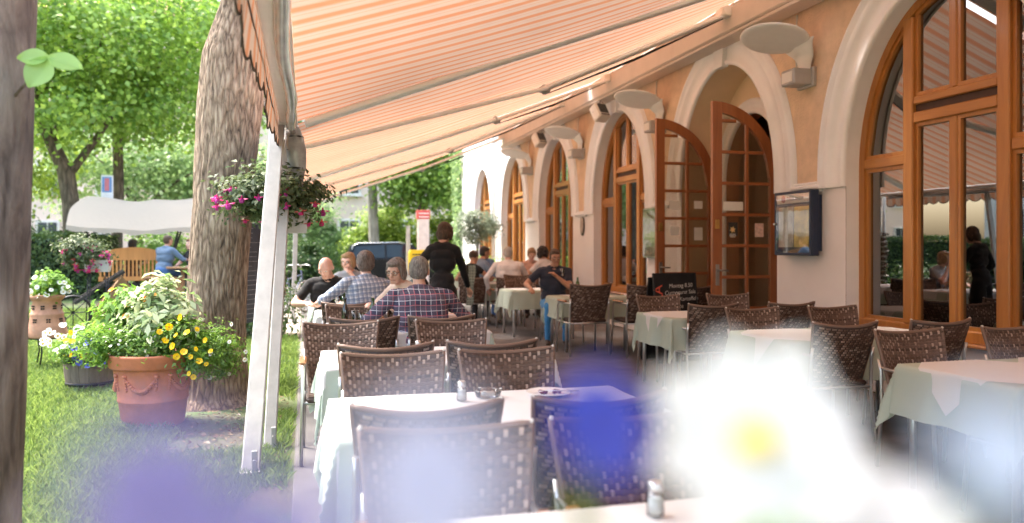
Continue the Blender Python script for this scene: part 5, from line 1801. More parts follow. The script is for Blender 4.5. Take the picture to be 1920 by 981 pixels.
make_tree('tree with a pale smooth trunk beyond the awning end', (2.75, 32.8, 0), [(0, 0, -.1), (.0, 0, 1.5), (-.05, 0, 3.2), (-.1, 0, 5.2)], [.26, .21, .19, .14],
          (1.2, .4, 6.2), (3.2, 2.8, 2.3), 18000, .17, lf_mid, bark_pale, 80, .5, 5, 'plane_tree', low=-.9)
make_tree('leaning trunk tree right of the red capped column', (4.75, 31.2, 0), [(0, 0, -.1), (-.1, 0, 1.5), (-.25, 0, 3.0), (-.5, 0, 4.6)], [.26, .20, .17, .12],
          (.6, .6, 5.0), (2.7, 2.4, 2.3), 22000, .17, lf_bright, bark_far, 90, .45, 5, 'plane_tree', low=-.95)

# shrubs
def shrub(name, label, base, rad, n, size, mat, clumps=30, cs=.28, cat='shrub', group='garden shrubs'):
    T = thing(name, label, cat, base, 0, group)
    m = MB()
    for k in range(5): limb(m, (random.uniform(-.1, .1), 0, -.05), (random.uniform(-.6, .6) * rad[0], random.uniform(-.5, .5) * rad[1], rad[2] * random.uniform(.8, 1.5)), .03, .008)
    m.build('stems', bark_far, T)
    p, nr = crown_points((0, 0, rad[2]), rad, n, clumps, cs, -1)
    p[:, 2] = np.maximum(p[:, 2], .02)
    o = obj('foliage', leaves_mesh('foliage', p, nr, size * (.6 + .8 * rng.random(n)), mat), T); o['kind'] = 'stuff'
    return T
shrub('shrub', 'dark green rounded shrub behind the hanging basket across the road', (-.15, 31.0, -.05), (1.5, 1.0, .95), 9000, .12, lf_dark)
shrub('shrub', 'light green tall shrub behind the dark car', (3.35, 35.5, 0), (1.6, 1.2, 1.75), 10000, .15, lf_lime, 40)
shrub('shrub', 'lime shrub beside the leaning trunk beyond the waitress', (6.2, 34.0, 0), (1.9, 1.3, 2.0), 12000, .15, lf_lime, 40)
shrub('shrub', 'ivy covered shrub left of the pale trunk', (.95, 37.5, 0), (1.5, .8, 1.9), 9000, .14, lf_pale, 40)
shrub('shrub', 'dark bush at the left edge above the hedge', (-9.2, 27.0, .2), (1.4, 1.0, 1.15), 8000, .12, lf_dark)
shrub('shrub', 'green bush under the swing canopy at the back', (-4.0, 27.5, .1), (2.0, 1.0, .95), 9000, .12, lf_mid)
shrub('shrub', 'low ground shrub between thick trunk and white posts', (-1.0, 13.2, .0), (.75, .45, .45), 5000, .07, lf_dark)
shrub('shrub', 'low leafy bush at the base of the potted olive tree', (4.45, 19.8, .015), (.45, .4, .55), 3500, .07, lf_mid)

# clipped hedge
def hedge(label, x0, x1, y0, y1, z0, z1, n, size=.075):
    T = thing('hedge', label, 'hedge', ((x0 + x1) / 2, (y0 + y1) / 2, z0), 0, 'clipped hedges')
    dx, dy, h = (x1 - x0) / 2, (y1 - y0) / 2, z1 - z0
    m = MB()
    def cb(u, v): pass
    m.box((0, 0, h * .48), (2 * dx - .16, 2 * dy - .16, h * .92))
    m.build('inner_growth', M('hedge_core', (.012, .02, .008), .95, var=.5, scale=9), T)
    f = rng.random(n); A1 = 2 * dx * h; A2 = 2 * dy * h; A3 = 4 * dx * dy
    tot = 2 * A1 + 2 * A2 + A3
    p = np.zeros((n, 3)); nr = np.zeros((n, 3))
    ch = rng.random(n) * tot
    for i in range(n):
        c = ch[i]; a, b = rng.random(), rng.random()
        if c < 2 * A1:
            s = -1 if c < A1 else 1; p[i] = (dx * (2 * a - 1), s * dy, h * b); nr[i] = (0, s, .35)
        elif c < 2 * A1 + 2 * A2:
            s = -1 if c < 2 * A1 + A2 else 1; p[i] = (s * dx, dy * (2 * a - 1), h * b); nr[i] = (s, 0, .35)
        else: p[i] = (dx * (2 * a - 1), dy * (2 * b - 1), h); nr[i] = (0, 0, 1)
    w = np.array([mnoise.noise(Vector(q * 1.7)) for q in p])
    p += nr * (w * .09)[:, None] + rng.normal(0, .035, p.shape)
    p[:, 2] = np.maximum(p[:, 2], 0.01)
    o = obj('foliage', leaves_mesh('foliage', p, nr, size * (.6 + .8 * rng.random(n)), lf_hedge), T); o['kind'] = 'stuff'
hedge('dark clipped hedge behind the flower planters at left', -9.4, -4.45, 20.0, 20.9, .2, 1.68, 16000)
hedge('long clipped hedge closing the garden on the left side', -10.4, -9.5, 3.0, 20.6, .1, 1.65, 26000, .09)

# ------------------------------------------------------------------ flowers
def bloom_mesh(name, n, r, mats, cup=.3, center=.28, pw=1.0):
    m = MB()
    for k in range(n):
        a = 2 * PI * k / n; d = Vector((math.cos(a), math.sin(a), 0)); s = Vector((-math.sin(a), math.cos(a), 0))
        w_ = pw * r * math.tan(PI / n) * 1.25
        m.add([d * .08 * r, d * .6 * r + s * w_ + Vector((0, 0, cup * r * .6)), d * r * 1.0 + s * w_ * .5 + Vector((0, 0, cup * r)), d * r - s * w_ * .5 + Vector((0, 0, cup * r)), d * .6 * r - s * w_ + Vector((0, 0, cup * r * .6))], [(0, 4, 3, 2, 1)], 0)
    m.ell((0, 0, .08 * r), (center * r, center * r, center * r * .6), 8, 5, 1)
    return m.mesh(name, mats)
pet = lambda n, c: leaf_mat(n, tuple(x * .85 for x in c), tuple(min(1, x * 1.1) for x in c), .3)
Y_P = pet('petal_yellow', (.80, .55, .01)); W_P = pet('petal_white', (.78, .77, .72)); B_P = pet('petal_blue', (.10, .11, .48)); V_P = pet('petal_violet', (.36, .12, .48))
F_P = pet('petal_fuchsia', (.62, .04, .20)); F2_P = pet('petal_coral', (.62, .13, .11)); O_P = pet('petal_orange', (.75, .26, .02)); C_Y = M('flower_eye', (.55, .33, .02), .8); C_D = M('flower_eye_dark', (.07, .03, .05), .8)
bl_y = bloom_mesh('bloom', 5, .032, [Y_P, C_Y], .25); bl_w = bloom_mesh('bloom', 6, .021, [W_P, C_Y], .2); bl_b = bloom_mesh('bloom', 5, .030, [B_P, C_D], .2)
bl_v = bloom_mesh('bloom', 6, .045, [V_P, C_D], .35); bl_o = bloom_mesh('bloom', 6, .026, [O_P, C_Y], .3); bl_wy = bloom_mesh('bloom', 5, .030, [W_P, C_Y], .2, .4)
def fuchsia_mesh(name, a, b):
    m = MB()
    m.tube([(0, 0, 0), (0, 0, -.02)], [.004, .009], 6, 0)
    for k in range(4):
        t = k * PI / 2; d = Vector((math.cos(t), math.sin(t), 0)); s = Vector((-math.sin(t), math.cos(t), 0))
        m.add([Vector((0, 0, -.018)), d * .03 + s * .011 + Vector((0, 0, -.03)), d * .05 + Vector((0, 0, -.022)), d * .03 - s * .011 + Vector((0, 0, -.03))], [(0, 1, 2, 3)], 0)
    m.lathe([(.008, -.02), (.019, -.034), (.017, -.052), (.008, -.056)], 8, mi=1)
    return m.mesh(name, [a, b])
fu1 = fuchsia_mesh('bloom', F_P, pet('petal_mauve', (.50, .06, .34))); fu2 = fuchsia_mesh('bloom', F2_P, F_P)
def plant(name, label, loc, parts, blooms, group='planted flowers', cat='plant'):
    """parts: list of (center, radii, n, size, mat, shape, clumps, cs); blooms: (mesh, [(x,y,z)], nrm, scale)"""
    T = thing(name, label, cat, loc, 0, group)
    sm = MB()
    for c, r, n, size, mat, shp, cl, cs in parts:
        p, nr = crown_points(c, r, n, cl, cs)
        o = obj('foliage', leaves_mesh('foliage', p, nr, size * (.6 + .8 * rng.random(n)), mat, shp), T); o['kind'] = 'stuff'
        for k in range(10):
            v = Vector((random.uniform(-1, 1) * r[0], random.uniform(-1, 1) * r[1], random.uniform(-.3, .6) * r[2]))
            b = Vector(c) + v * .8; a = Vector((b.x * .25, b.y * .25, 0))
            limb(sm, a, b, .006, .003, .15, 4)
    sm.build('stems', M('stem_green', (.09, .15, .04), .7), T)
    for me, pts, scl in blooms:
        for q in pts:
            o = obj('bloom', me, T, q[:3])
            if len(q) > 3: o.rotation_euler = (R(q[3]), R(q[4]), random.uniform(0, 6))
            else: o.rotation_euler = (R(random.uniform(35, 95)), R(random.uniform(-30, 30)), R(random.uniform(-50, 30)))
            s = scl * random.uniform(.8, 1.2); o.scale = (s, s, s)
    return T
def scatter(n, c, r, front=True):
    out = []
    for _ in range(n):
        while True:
            v = Vector((random.gauss(0, 1), random.gauss(0, 1), random.gauss(0, 1))).normalized()
            if not front or v.y < .35: break
        out.append((c[0] + v.x * r[0], c[1] + v.y * r[1], c[2] + v.z * r[2]))
    return out

terra = M('terracotta', (.50, .165, .085), .75, var=.14, scale=7, bump=.2, bscale=40, dirt=(.38, .15, .09))
terra_pale = M('terracotta_pale', (.46, .23, .14), .8, var=.2, scale=6, bump=.35, bscale=30, dirt=(.30, .22, .15))
soil = M('soil', (.035, .024, .017), .95, var=.4, scale=20, bump=.6)
# large garland pot
POT = (-1.20, 6.98, 0)
pot = thing('terracotta_pot', 'large terracotta pot with a relief garland on the lawn', 'flower pot', POT)
m = MB(); m.lathe([(.225, 0), (.235, .012), (.262, .20), (.268, .205), (.27, .216), (.265, .225), (.300, .47), (.305, .478)], 48); m.build('pot_body', terra, pot)
m = MB(); m.lathe([(.300, .47), (.325, .475), (.335, .49), (.340, .565), (.345, .575), (.34, .588), (.31, .588), (.295, .55)], 48); m.build('rim', terra, pot)
m = MB(); m.lathe([(.30, .53), (.29, .545), (.0, .56)], 32); m.build('soil', soil, pot)
def on_pot(a, z, off=0.0):
    r = .265 + (z - .225) * .143 + off
    return Vector((r * math.cos(a), r * math.sin(a), z))
for base_a in (-1.75, -.55, -2.95, 1.0, 2.3):
    g = MB()
    for k in range(15):
        t = k / 14; a = base_a - .42 + .84 * t; z = .405 - .10 * math.sin(PI * t)
        rr = .012 + .009 * math.sin(PI * t)
        g.ell(on_pot(a, z, .004), (rr, rr, rr * .9), 8, 6); g.ell(on_pot(a + .02, z - rr * .7, .006), (rr * .6,) * 3, 6, 5)
    for s in (-.42, .42):
        for q in range(5): g.ell(on_pot(base_a + s, .40 - q * .022, .004), (.014 - q * .0012,) * 3, 6, 5)
        g.ell(on_pot(base_a + s, .425, .006), (.02, .02, .016), 8, 6)
    g.build('garland', terra, pot)
stem_leaf = (1.0, .38)
lf_fresh = leaf_mat('leaf_fresh', (0.090, 0.210, 0.030), (0.225, 0.390, 0.075), .45)
lf_var = leaf_mat('leaf_variegated', (0.149, 0.253, 0.081), (0.598, 0.644, 0.414), .35)
plant('variegated_plant', 'tall variegated cream and green plant in the garland pot', (POT[0] + .03, POT[1] + .02, .54),
      [((0, 0, .34), (.20, .19, .34), 1500, .085, lf_var, (1.0, .42), 40, .07), ((.12, 0, .28), (.2, .15, .22), 500, .08, lf_var, (1.0, .42), 16, .07)], [])
plant('marigold_plant', 'fresh green leafy plant with small orange flowers behind the variegated plant', (POT[0] - .16, POT[1] + .25, .56),
      [((-.05, 0, .28), (.22, .16, .32), 1600, .07, lf_fresh, (1.0, .4), 34, .06)], [(bl_o, scatter(12, (-.06, -.02, .3), (.24, .18, .3)), 1.0)])
plant('daisy_plant', 'bushy green plant with tiny white flowers over the pot rim', (POT[0] - .08, POT[1] - .16, .56),
      [((-.02, 0, .08), (.22, .14, .13), 2600, .035, lf_mid, (1.0, .5), 50, .04), ((-.30, .02, .12), (.16, .14, .2), 1500, .04, lf_fresh, (1.0, .3), 30, .05)], [(bl_w, scatter(16, (-.02, -.05, .10), (.22, .12, .12)), .5)])
plant('yellow_pansy_plant', 'trailing yellow pansies hanging over the right rim of the pot', (POT[0] + .20, POT[1] - .16, .56),
      [((.05, 0, .10), (.22, .16, .20), 2400, .045, lf_fresh, (1.0, .35), 44, .05), ((.18, -.05, -.03), (.10, .08, .12), 350, .04, lf_fresh, (1.0, .35), 14, .04)],
      [(bl_y, [(-.10, -.16, .22), (-.03, -.18, .26), (.02, -.17, .19), (.10, -.17, .21), (.17, -.14, .23), (.0, -.2, .11), (.08, -.19, .06), (.13, -.19, .02), (.17, -.18, .08), (.19, -.17, -.02), (.03, -.22, .03), (.12, -.2, -.11), (.15, -.19, -.14), (.23, -.12, .14), (.27, -.12, .05), (.24, -.14, -.05), (.05, -.15, .33), (-.06, -.17, .15)], .72)])
plant('white_daisy_plant', 'feathery plant with scattered white daisies right of the pot', (POT[0] + .46, POT[1] + .02, .56),
      [((.02, 0, .02), (.20, .18, .22), 2400, .04, lf_mid, (1.0, .3), 50, .05)], [(bl_w, scatter(16, (.03, -.02, .03), (.24, .2, .24)), .9)])
# half barrel
BR = (-2.12, 8.85, 0)
br = thing('barrel_planter', 'weathered half barrel planter behind the terracotta pot', 'planter', BR)
grey_wood = wood_mat('grey_wood', (.10, .075, .06), (.22, .17, .13), 'z', .85, 0)
for k in range(16):
    a0 = 2 * PI * k / 16; m = MB()
    def stv(u, v):
        a = a0 + (u - .5) * 2 * PI / 16 * .96; r = .205 + .035 * math.sin(PI * v * .75)
        return (r * math.cos(a), r * math.sin(a), .44 * v)
    m.grid(stv, 3, 6); m.build('stave', grey_wood, br, fix=False)
for z in (.07, .30):
    m = MB(); r = .205 + .035 * math.sin(PI * z / .44 * .75) + .004; m.lathe([(r, z - .016), (r + .003, z), (r, z + .016)], 32); m.build('hoop', dark_metal, br)
m = MB(); m.lathe([(.19, .40), (0, .405)], 24); m.build('soil', soil, br)
plant('pansy_plant', 'white yellow and blue pansies spilling over the half barrel', (BR[0], BR[1], .43),
      [((.0, 0, .06), (.34, .24, .11), 2800, .042, lf_fresh, (1.0, .4), 60, .05), ((-.02, -.15, -.02), (.34, .14, .11), 1000, .042, lf_fresh, (1.0, .4), 30, .05), ((.22, -.05, .12), (.2, .16, .12), 900, .042, lf_fresh, (1, .35), 26, .05)],
      [(bl_wy, scatter(34, (-.16, -.10, .10), (.24, .26, .14)), .85), (bl_b, scatter(18, (.10, -.22, .0), (.22, .14, .18)), .95), (bl_y, scatter(10, (-.05, -.14, .06), (.30, .26, .14)), .7), (bl_v, [(.26, -.26, .20, 60, 10), (.31, -.24, .17, 70, -10)], 1.0)])
# chimney pot urn on an iron stand
UR = (-2.98, 10.5, .0)
ur = thing('terracotta_urn', 'pierced terracotta urn on an iron stand beside the near trunk', 'urn', UR)
m = MB(); m.lathe([(.215, .37), (.225, .39), (.215, .44), (.20, .53), (.175, .62), (.18, .635), (.178, .655), (.165, .665), (.15, .80), (.17, .815), (.19, .84), (.19, .865), (.165, .875), (.15, .86)], 36); m.build('urn_body', terra_pale, ur)
for row, z, r in ((0, .73, .158), (1, .575, .188)):
    for k in range(8):
        a = -PI / 2 + (k - 4) * .785 + row * .35
        for da, dz in ((-.07, .012), (.07, .012), (-.07, -.016), (.07, -.016)):
            m = MB(); c = Vector((r * math.cos(a + da), r * math.sin(a + da), z + dz)); m.box(c, (.018, .018, .018), rot=Matrix.Rotation(a, 3, 'Z')); m.build('piercing', soil, ur)
m = MB()
for k in range(3):
    a = k * 2.09 + .4; d = Vector((math.cos(a), math.sin(a), 0))
    q = MB(); q.tube([d * .16 + Vector((0, 0, .36)), d * .13 + Vector((0, 0, .2)), d * .19], .009, 6); q.build('stand_leg', dark_metal, ur)
m.lathe([(.20, .355), (.215, .362), (.20, .37)], 28); m.build('stand_ring', dark_metal, ur)
plant('white_geranium_plant', 'white flowers growing in the pierced urn', (UR[0], UR[1], .86), [((0, 0, .14), (.22, .2, .15), 1300, .05, lf_fresh, (1, .6), 30, .05)], [(bl_w, scatter(30, (.02, -.02, .10), (.24, .22, .15)), 1.25)])

lf_fus = leaf_mat('leaf_fuchsia', (0.045, 0.075, 0.030), (0.150, 0.190, 0.085), .35)
# fuchsia baskets
def fuchsia(label, loc, rad, n, nb, trough):
    T = plant('fuchsia_plant', label, loc, [((0, 0, .10), rad, n, .055, lf_fus, (1, .5), 70, .07), ((0, 0, .02), (rad[0] * .9, rad[1] * .9, rad[2] * .8), n // 2, .05, lf_fus, (1, .5), 40, .07)],
              [(fu1, [(x, y, z, random.uniform(-15, 15), random.uniform(-15, 15)) for x, y, z in scatter(nb, (0, -.02, .03), (rad[0] * 1.02, rad[1], rad[2]))], 1.15),
               (fu2, [(x, y, z, random.uniform(-15, 15), random.uniform(-15, 15)) for x, y, z in scatter(nb // 2, (.1, -.02, .0), (rad[0] * .9, rad[1], rad[2]))], 1.1)])
    return T
fuchsia('pink fuchsia bush hanging on the awning posts', (-.26, 6.85, 1.80), (.44, .30, .19), 4200, 18, None)
hb = thing('hanging_planter', 'small white planter box fixed to the awning post', 'planter', (-.13, 6.80, 1.56))
m = MB(); m.prism([(-.14, 0), (.14, 0), (.17, .16), (-.17, .16)], 'y', -.10, .10); m.build('box', white_paint, hb)
m = MB(); m.box((0, 0, .163), (.37, .23, .018), bev=.005); m.build('rim', white_paint, hb)
for sx in (-.12, .12):
    m = MB(); m.tube([(sx, 0, .16), (sx * .2, .06, .86)], .004, 5); m.build('hanger_cord', white_paint, hb)
fuchsia('fuchsia bush with coral red flowers on the grey trough near the hedge', (-3.25, 13.3, 1.27), (.34, .25, .20), 2600, 26, None)
tr_ = thing('trough_planter', 'grey trough planter on a thin stand holding the coral fuchsia', 'planter', (-3.06, 13.25, .04))
m = MB(); m.prism([(-.15, 1.02), (.15, 1.02), (.19, 1.20), (-.19, 1.20)], 'y', -.09, .09); m.build('box', M('zinc', (.42, .40, .40), .55, .2, var=.2), tr_)
for sx, sy in ((-.12, -.06), (.12, -.06), (-.12, .06), (.12, .06)):
    m = MB(); m.tube([(sx, sy, 1.03), (sx * 1.3, sy * 1.6, 0)], .009, 6); m.build('stand_leg', dark_metal, tr_)
# tipped wooden barrow
WBZ = 0
wb = thing('wooden_wheelbarrow', 'old wooden wheelbarrow tipped up on the lawn behind the pots', 'wheelbarrow', (-3.18, 13.9, .10), R(14))
bwood = wood_mat('barrow_wood', (.20, .11, .055), (.34, .21, .11), 'x', .8, 0)
for k in range(4):
    m = MB(); a = Vector((-.36 + k * .0, 0, 0)); m.box((.02 + k * .13 * .55, 0, .42 + k * .13 * .8), (.125, .5, .03), rot=Matrix.Rotation(R(-55), 3, 'Y'), bev=.004); m.build('plank', bwood, wb)
for sy in (-.26, .26):
    m = MB(); m.prism([(-.10, .30), (.30, .88), (.50, .60), (.42, .10), (.16, .02)], 'y', sy - .012, sy + .012); m.build('side_board', bwood, wb)
    m = MB(); m.beam((-.36, sy * 1.08, .46), (.34, sy * 1.08, .95), .04, .05); m.build('handle', M('barrow_iron', (.05, .045, .045), .7, .3), wb)
m = MB(); ring = [(-.38 + .26 * math.cos(t), 0, .30 + .26 * math.sin(t)) for t in np.linspace(0, 2 * PI, 29)]
m.tube(ring, .02, 8); m.build('wheel_rim', dark_metal, wb)
for k in range(8):
    t = k * PI / 4; m = MB(); m.tube([(-.38, 0, .30), (-.38 + .25 * math.cos(t), 0, .30 + .25 * math.sin(t))], .009, 6); m.build('spoke', dark_metal, wb)
# potted olive tree
ol = thing('olive_tree', 'round headed olive tree in a pot beside the far facade', 'tree', (4.62, 21.3, .0), 0, 'potted trees')
m = MB(); m.lathe([(.20, 0), (.26, .4), (.28, .40), (.28, .44), (.24, .44)], 24); m.build('pot', terra, ol)
m = MB(); m.tube([(0, 0, .4), (.02, 0, .9), (-.01, 0, 1.3), (.02, 0, 1.7)], [.035, .03, .026, .02], 8); m.build('trunk', bark_far, ol)
p, nr = crown_points((0, 0, 2.02), (.55, .5, .42), 4200, 40, .12); o = obj('crown', leaves_mesh('crown', p, nr, .08 * (.6 + .8 * rng.random(4200)), lf_olive, (1, .35)), ol); o['kind'] = 'stuff'
# creeper on the end of the facade
cv = thing('creeper', 'thin green creeper climbing the far corner of the facade', 'plant', (XW - .05, 27.3, 0), 0, 'planted flowers')
n = 2600; q = rng.random(n) ** .8
p = np.stack([rng.normal(-.05, .06, n), rng.normal(.1, .25, n) * (.6 + q), q * 5.5], 1); nr = np.tile(np.array([[-1., -.3, .3]]), (n, 1))
o = obj('foliage', leaves_mesh('foliage', p, nr, .12 * (.6 + .8 * rng.random(n)), lf_pale), cv); o['kind'] = 'stuff'
m = MB(); m.tube([(0, .05, 0), (-.02, .1, 2), (.0, .15, 4)], .015, 6); m.build('stem', bark_far, cv)
# ------------------------------------------------------------------ swing seat and its guests
SW = thing('garden_swing', 'wooden slatted garden swing seat with a cream canvas canopy', 'swing', (-3.85, 20.1, .2), R(6))
sw_wood = wood_mat('swing_wood', (.50, .20, .05), (.66, .29, .085), 'z', .45, .2)
canv = cloth_trans('swing_canvas', (.42, .375, .31), .25)
pole_m = dark_metal
m = MB()
def cano(u, v):
    x = -1.30 + 2.75 * u
    sag = .10 * math.sin(PI * u) + .015 * math.sin(u * 14 + v * 3)
    if v < .62:
        t = v / .62; y = -.85 + 1.25 * t; z = 1.72 + .72 * math.sin(t * PI / 2) - sag * (1 - .3 * t)
    else:
        t = (v - .62) / .38; y = .40 + .9 * t; z = 2.44 - .50 * t ** 1.3 - sag * .7
    pk = sstep(v, .15, .7)
    x = x + pk * .42 * (1 - u) ** 2 - pk * .15 * u ** 2
    z -= .07 * abs(math.sin(u * PI * 1.5 + .3)) * pk * (1 - abs(2 * u - 1))
    return (x, y, z)
m.grid(cano, 50, 30); m.build('canopy', canv, SW, fix=False)
m = MB()
for k in range(50):
    u0, u1 = k / 50, (k + 1) / 50
    a, b = cano(u0, 0), cano(u1, 0)
    h = .10 + .02 * math.sin(u0 * 30)
    m.add([a, b, (b[0], b[1] - .02, b[2] - h), (a[0], a[1] - .02, a[2] - h)], [(0, 1, 2, 3)], 0, True)
m.build('canopy_hem', canv, SW, fix=False)
for x0, x1 in ((-1.05, -.62), (1.02, .78)):
    for y0, y1 in ((-.75, -.95), (.9, 1.2)):
        m = MB(); m.tube([(x0, y0 * .3, 1.95), (x0 * .96, y0, 1.70), (x1, y0 * .2, .95), (x1, y1 * .4, .0)], .024, 8); m.build('pole', pole_m, SW)
m = MB(); m.tube([(-1.3, -.80, 1.62), (-.45, -.80, 1.62)], .012, 6); m.build('canopy_rail', pole_m, SW)
# bench back: arched top rail, slats
m = MB(); N_ = 16
pts = []
for i in range(N_ + 1):
    x = -.74 + 1.42 * i / N_; pts.append((x, 1.10 + .13 * math.sin(PI * i / N_)))
poly = pts + [(.68, .93), (-.74, .93)]
m.prism(poly, 'y', -.27, -.23); m.build('top_rail', sw_wood, SW)
m = MB(); m.box((-.03, -.25, .50), (1.42, .04, .10), bev=.006); m.build('lower_rail', sw_wood, SW)
for i in range(17):
    m = MB(); m.box((-.70 + 1.34 * i / 16, -.25, .74), (.045, .022, .40), bev=.004); m.build('slat', sw_wood, SW)
for i in range(6):
    m = MB(); m.box((-.03, -.18 + i * .10, .46), (1.42, .07, .025), bev=.004); m.build('seat_slat', sw_wood, SW)
for sx in (-.74, .68):
    m = MB(); m.box((sx, .05, .66), (.05, .55, .04), bev=.006); m.build('armrest', sw_wood, SW)
m = MB(); m.box((-.03, .05, .36), (1.5, .6, .05)); m.build('base_frame', pole_m, SW)
gz = .2
person('dark haired guest leaning back on the swing seat', (-3.95, 20.28, gz), R(12), blackc, dk, SK2, H_DARK, 'full', lean=-6, head_yaw=-30, seat=.50, vox=.014, legs=True, fingers=False, build=.95, sleeve='short', group='guests by the swing')
person('man in a blue shirt and jeans seated right of the swing', (-3.02, 18.75, gz), R(-38), cloth_m('steel_blue_shirt', (.08, .13, .20)), denim, SK2, H_BROWN, 'short', lean=9, seat=.60, vox=.013, fingers=False, sleeve='long', build=1.12, group='guests by the swing',
       lh=(-.2, .40, .95), rh=(.22, .42, .95))
person('woman in dark clothes half hidden by the thick trunk', (-2.45, 19.3, gz), R(140), blackc, dk, SKP, hair_mat('hair_auburn', (.10, .03, .02), (.22, .08, .05)), 'long', lean=8, seat=.52, vox=.014, fingers=False, sleeve='short', build=.9, group='guests by the swing')
bt = thing('garden_bench', 'plain wooden bench under the man in the blue shirt', 'bench', (-3.02, 18.75, gz), R(-38))
m = MB(); m.box((0, 0, .555), (.9, .34, .04), bev=.006); m.build('seat', bwood, bt)
for sx in (-.38, .38):
    m = MB(); m.box((sx, 0, .27), (.05, .30, .53)); m.build('leg', bwood, bt)
b2 = thing('garden_stool', 'wooden stool under the woman in dark clothes', 'stool', (-2.45, 19.3, gz))
m = MB(); m.lathe([(.17, .43), (.18, .45), (.17, .475)], 16); m.build('seat', bwood, b2)
for k in range(3): m = MB(); m.tube([(.1 * math.cos(k * 2.1), .1 * math.sin(k * 2.1), .44), (.16 * math.cos(k * 2.1), .16 * math.sin(k * 2.1), 0)], .018, 6); m.build('leg', bwood, b2)
gt = thing('garden_table', 'small wooden table between the swing guests', 'table', (-2.62, 18.72, gz))
m = MB(); m.box((0, 0, .78), (.6, .6, .04), bev=.006); m.build('tabletop', bwood, gt)
m = MB(); m.tube([(0, 0, 0), (0, 0, .77)], .04, 8); m.build('pedestal', bwood, gt)

# hanging menu board beside the thick trunk
hbd = thing('hanging_menu_board', 'dark menu board with white writing hanging edge on beside the thick trunk', 'sign', (-.56, 8.75, .62), R(62))
m = MB(); m.box((0, 0, .55), (.50, .02, 1.05), bev=.003); m.build('board', M('board_slate', (.035, .045, .065), .6, var=.3, scale=10), hbd)
m = MB()
for k in range(20):
    for s in (-1, 1):
        wd = random.uniform(.2, .40); m.box((-.2 + wd / 2, -.0112 * 1, 1.02 - k * .05), (wd, .002, .007)) if s < 0 else None
m.build('chalk_writing', M('faint_chalk', (.22, .23, .25), .9, var=.4, scale=50), hbd)['kind'] = 'stuff'
m = MB(); m.tube([(0, 0, 1.07), (0, 0, 1.5)], .004, 5); m.build('cord', dark_metal, hbd)
# bark-disc pole
bp_ = thing('bark_disc_pole', 'pole strung with stacked brown and white bark discs beyond the fuchsia', 'garden pole', (-.37, 13.55, .0))
m = MB(); m.tube([(0, 0, 0), (0, 0, 2.45)], .03, 8); m.build('pole', white_paint, bp_)
bd_a, bd_b = M('bark_disc', (.13, .08, .05), .9, var=.4, scale=30), M('bark_disc_pale', (.50, .45, .38), .9, var=.3, scale=30)
for k in range(34):
    m = MB(); r = random.uniform(.055, .085); m.lathe([(r * .8, -.012), (r, -.004), (r * .95, .008), (r * .7, .014)], 9, (random.uniform(-.02, .02), random.uniform(-.02, .02), 0))
    o = m.build('disc', bd_b if k % 3 == 1 else bd_a, bp_); o.location = (0, 0, .62 + k * .033); o.rotation_euler = (random.uniform(-.25, .25), random.uniform(-.25, .25), random.uniform(0, 6))

# bicycle
bi = thing('bicycle', 'parked bicycle with pale wheels on the path behind the white posts', 'bicycle', (-.25, 17.2, .02), R(62))
rimm = M('bike_rim', (.55, .55, .55), .4, .3); tyre = M('tyre', (.35, .34, .32), .8)
for x in (-.52, .52):
    m = MB(); m.tube([(x + .33 * math.cos(t), 0, .34 + .33 * math.sin(t)) for t in np.linspace(0, 2 * PI, 33)], .017, 8)
    wo_ = m.build('wheel', tyre, bi)
    m = MB(); m.tube([(x + .305 * math.cos(t), 0, .34 + .305 * math.sin(t)) for t in np.linspace(0, 2 * PI, 33)], .009, 6); m.build('rim', rimm, wo_)
    m = MB()
    for k in range(14): t = k * 2 * PI / 14; m.tube([(x, 0, .34), (x + .30 * math.cos(t), 0, .34 + .30 * math.sin(t))], .002, 4)
    m.build('spokes', alu, wo_)['kind'] = 'stuff'
m = MB()
for a, b in (((-.52, 0, .34), (-.06, 0, .30)), ((-.06, 0, .30), (-.20, 0, .78)), ((-.52, 0, .34), (-.18, 0, .72)), ((-.06, 0, .30), (.38, 0, .76)), ((-.19, 0, .74), (.37, 0, .82)), ((.36, 0, .92), (.52, 0, .34))): m.tube([a, b], .016, 8)
m.build('frame', M('bike_paint', (.10, .13, .2), .35), bi)
m = MB(); m.tube([(.36, 0, .92), (.34, 0, 1.02), (.36, -.1, 1.04), (.26, -.27, 1.02)], .012, 6); m.tube([(.34, 0, 1.02), (.36, .1, 1.04), (.26, .27, 1.02)], .012, 6); m.build('handlebar', alu, bi)
m = MB(); m.ell((-.24, 0, .90), (.13, .07, .03), 12, 8); m.tube([(-.20, 0, .78), (-.22, 0, .89)], .012, 6); m.build('saddle', black_paint, bi)

# ------------------------------------------------------------------ street furniture beyond the terrace
car = thing('parked_car', 'dark estate car parked across the end of the terrace', 'car', (3.55, 29.9, -.03))
car_p = M('car_paint', (.008, .010, .012), .35, 0, var=.1, spec=.25); car_g = M('car_glass', (.012, .02, .022), .05, spec=.4); chrome = M('chrome', (.7, .7, .7), .2, 1)
def car_shell():
    m = MB()
    low = [(-2.12, .30), (-2.15, .55), (-2.10, .95), (-1.95, 1.0), (.95, .98), (1.95, .82), (2.12, .62), (2.15, .32)]
    m.prism(low, 'y', -.85, .85)
    return m
car_shell().build('body', car_p, car)
m = MB()
cab0 = [(-2.06, .98), (-1.92, 1.50), (-1.70, 1.60), (-.2, 1.63), (.30, 1.55), (1.05, .985)]
k = len(cab0)
m.add([(x, -.80, z) if z < 1.1 else (x, -.64, z) for x, z in cab0] + [(x, .80, z) if z < 1.1 else (x, .64, z) for x, z in cab0], [tuple(range(k)), tuple(range(2 * k - 1, k - 1, -1))] + [(i, i + k, i + 1 + k, i + 1) for i in range(k - 1)])
m.build('cabin', car_p, car)
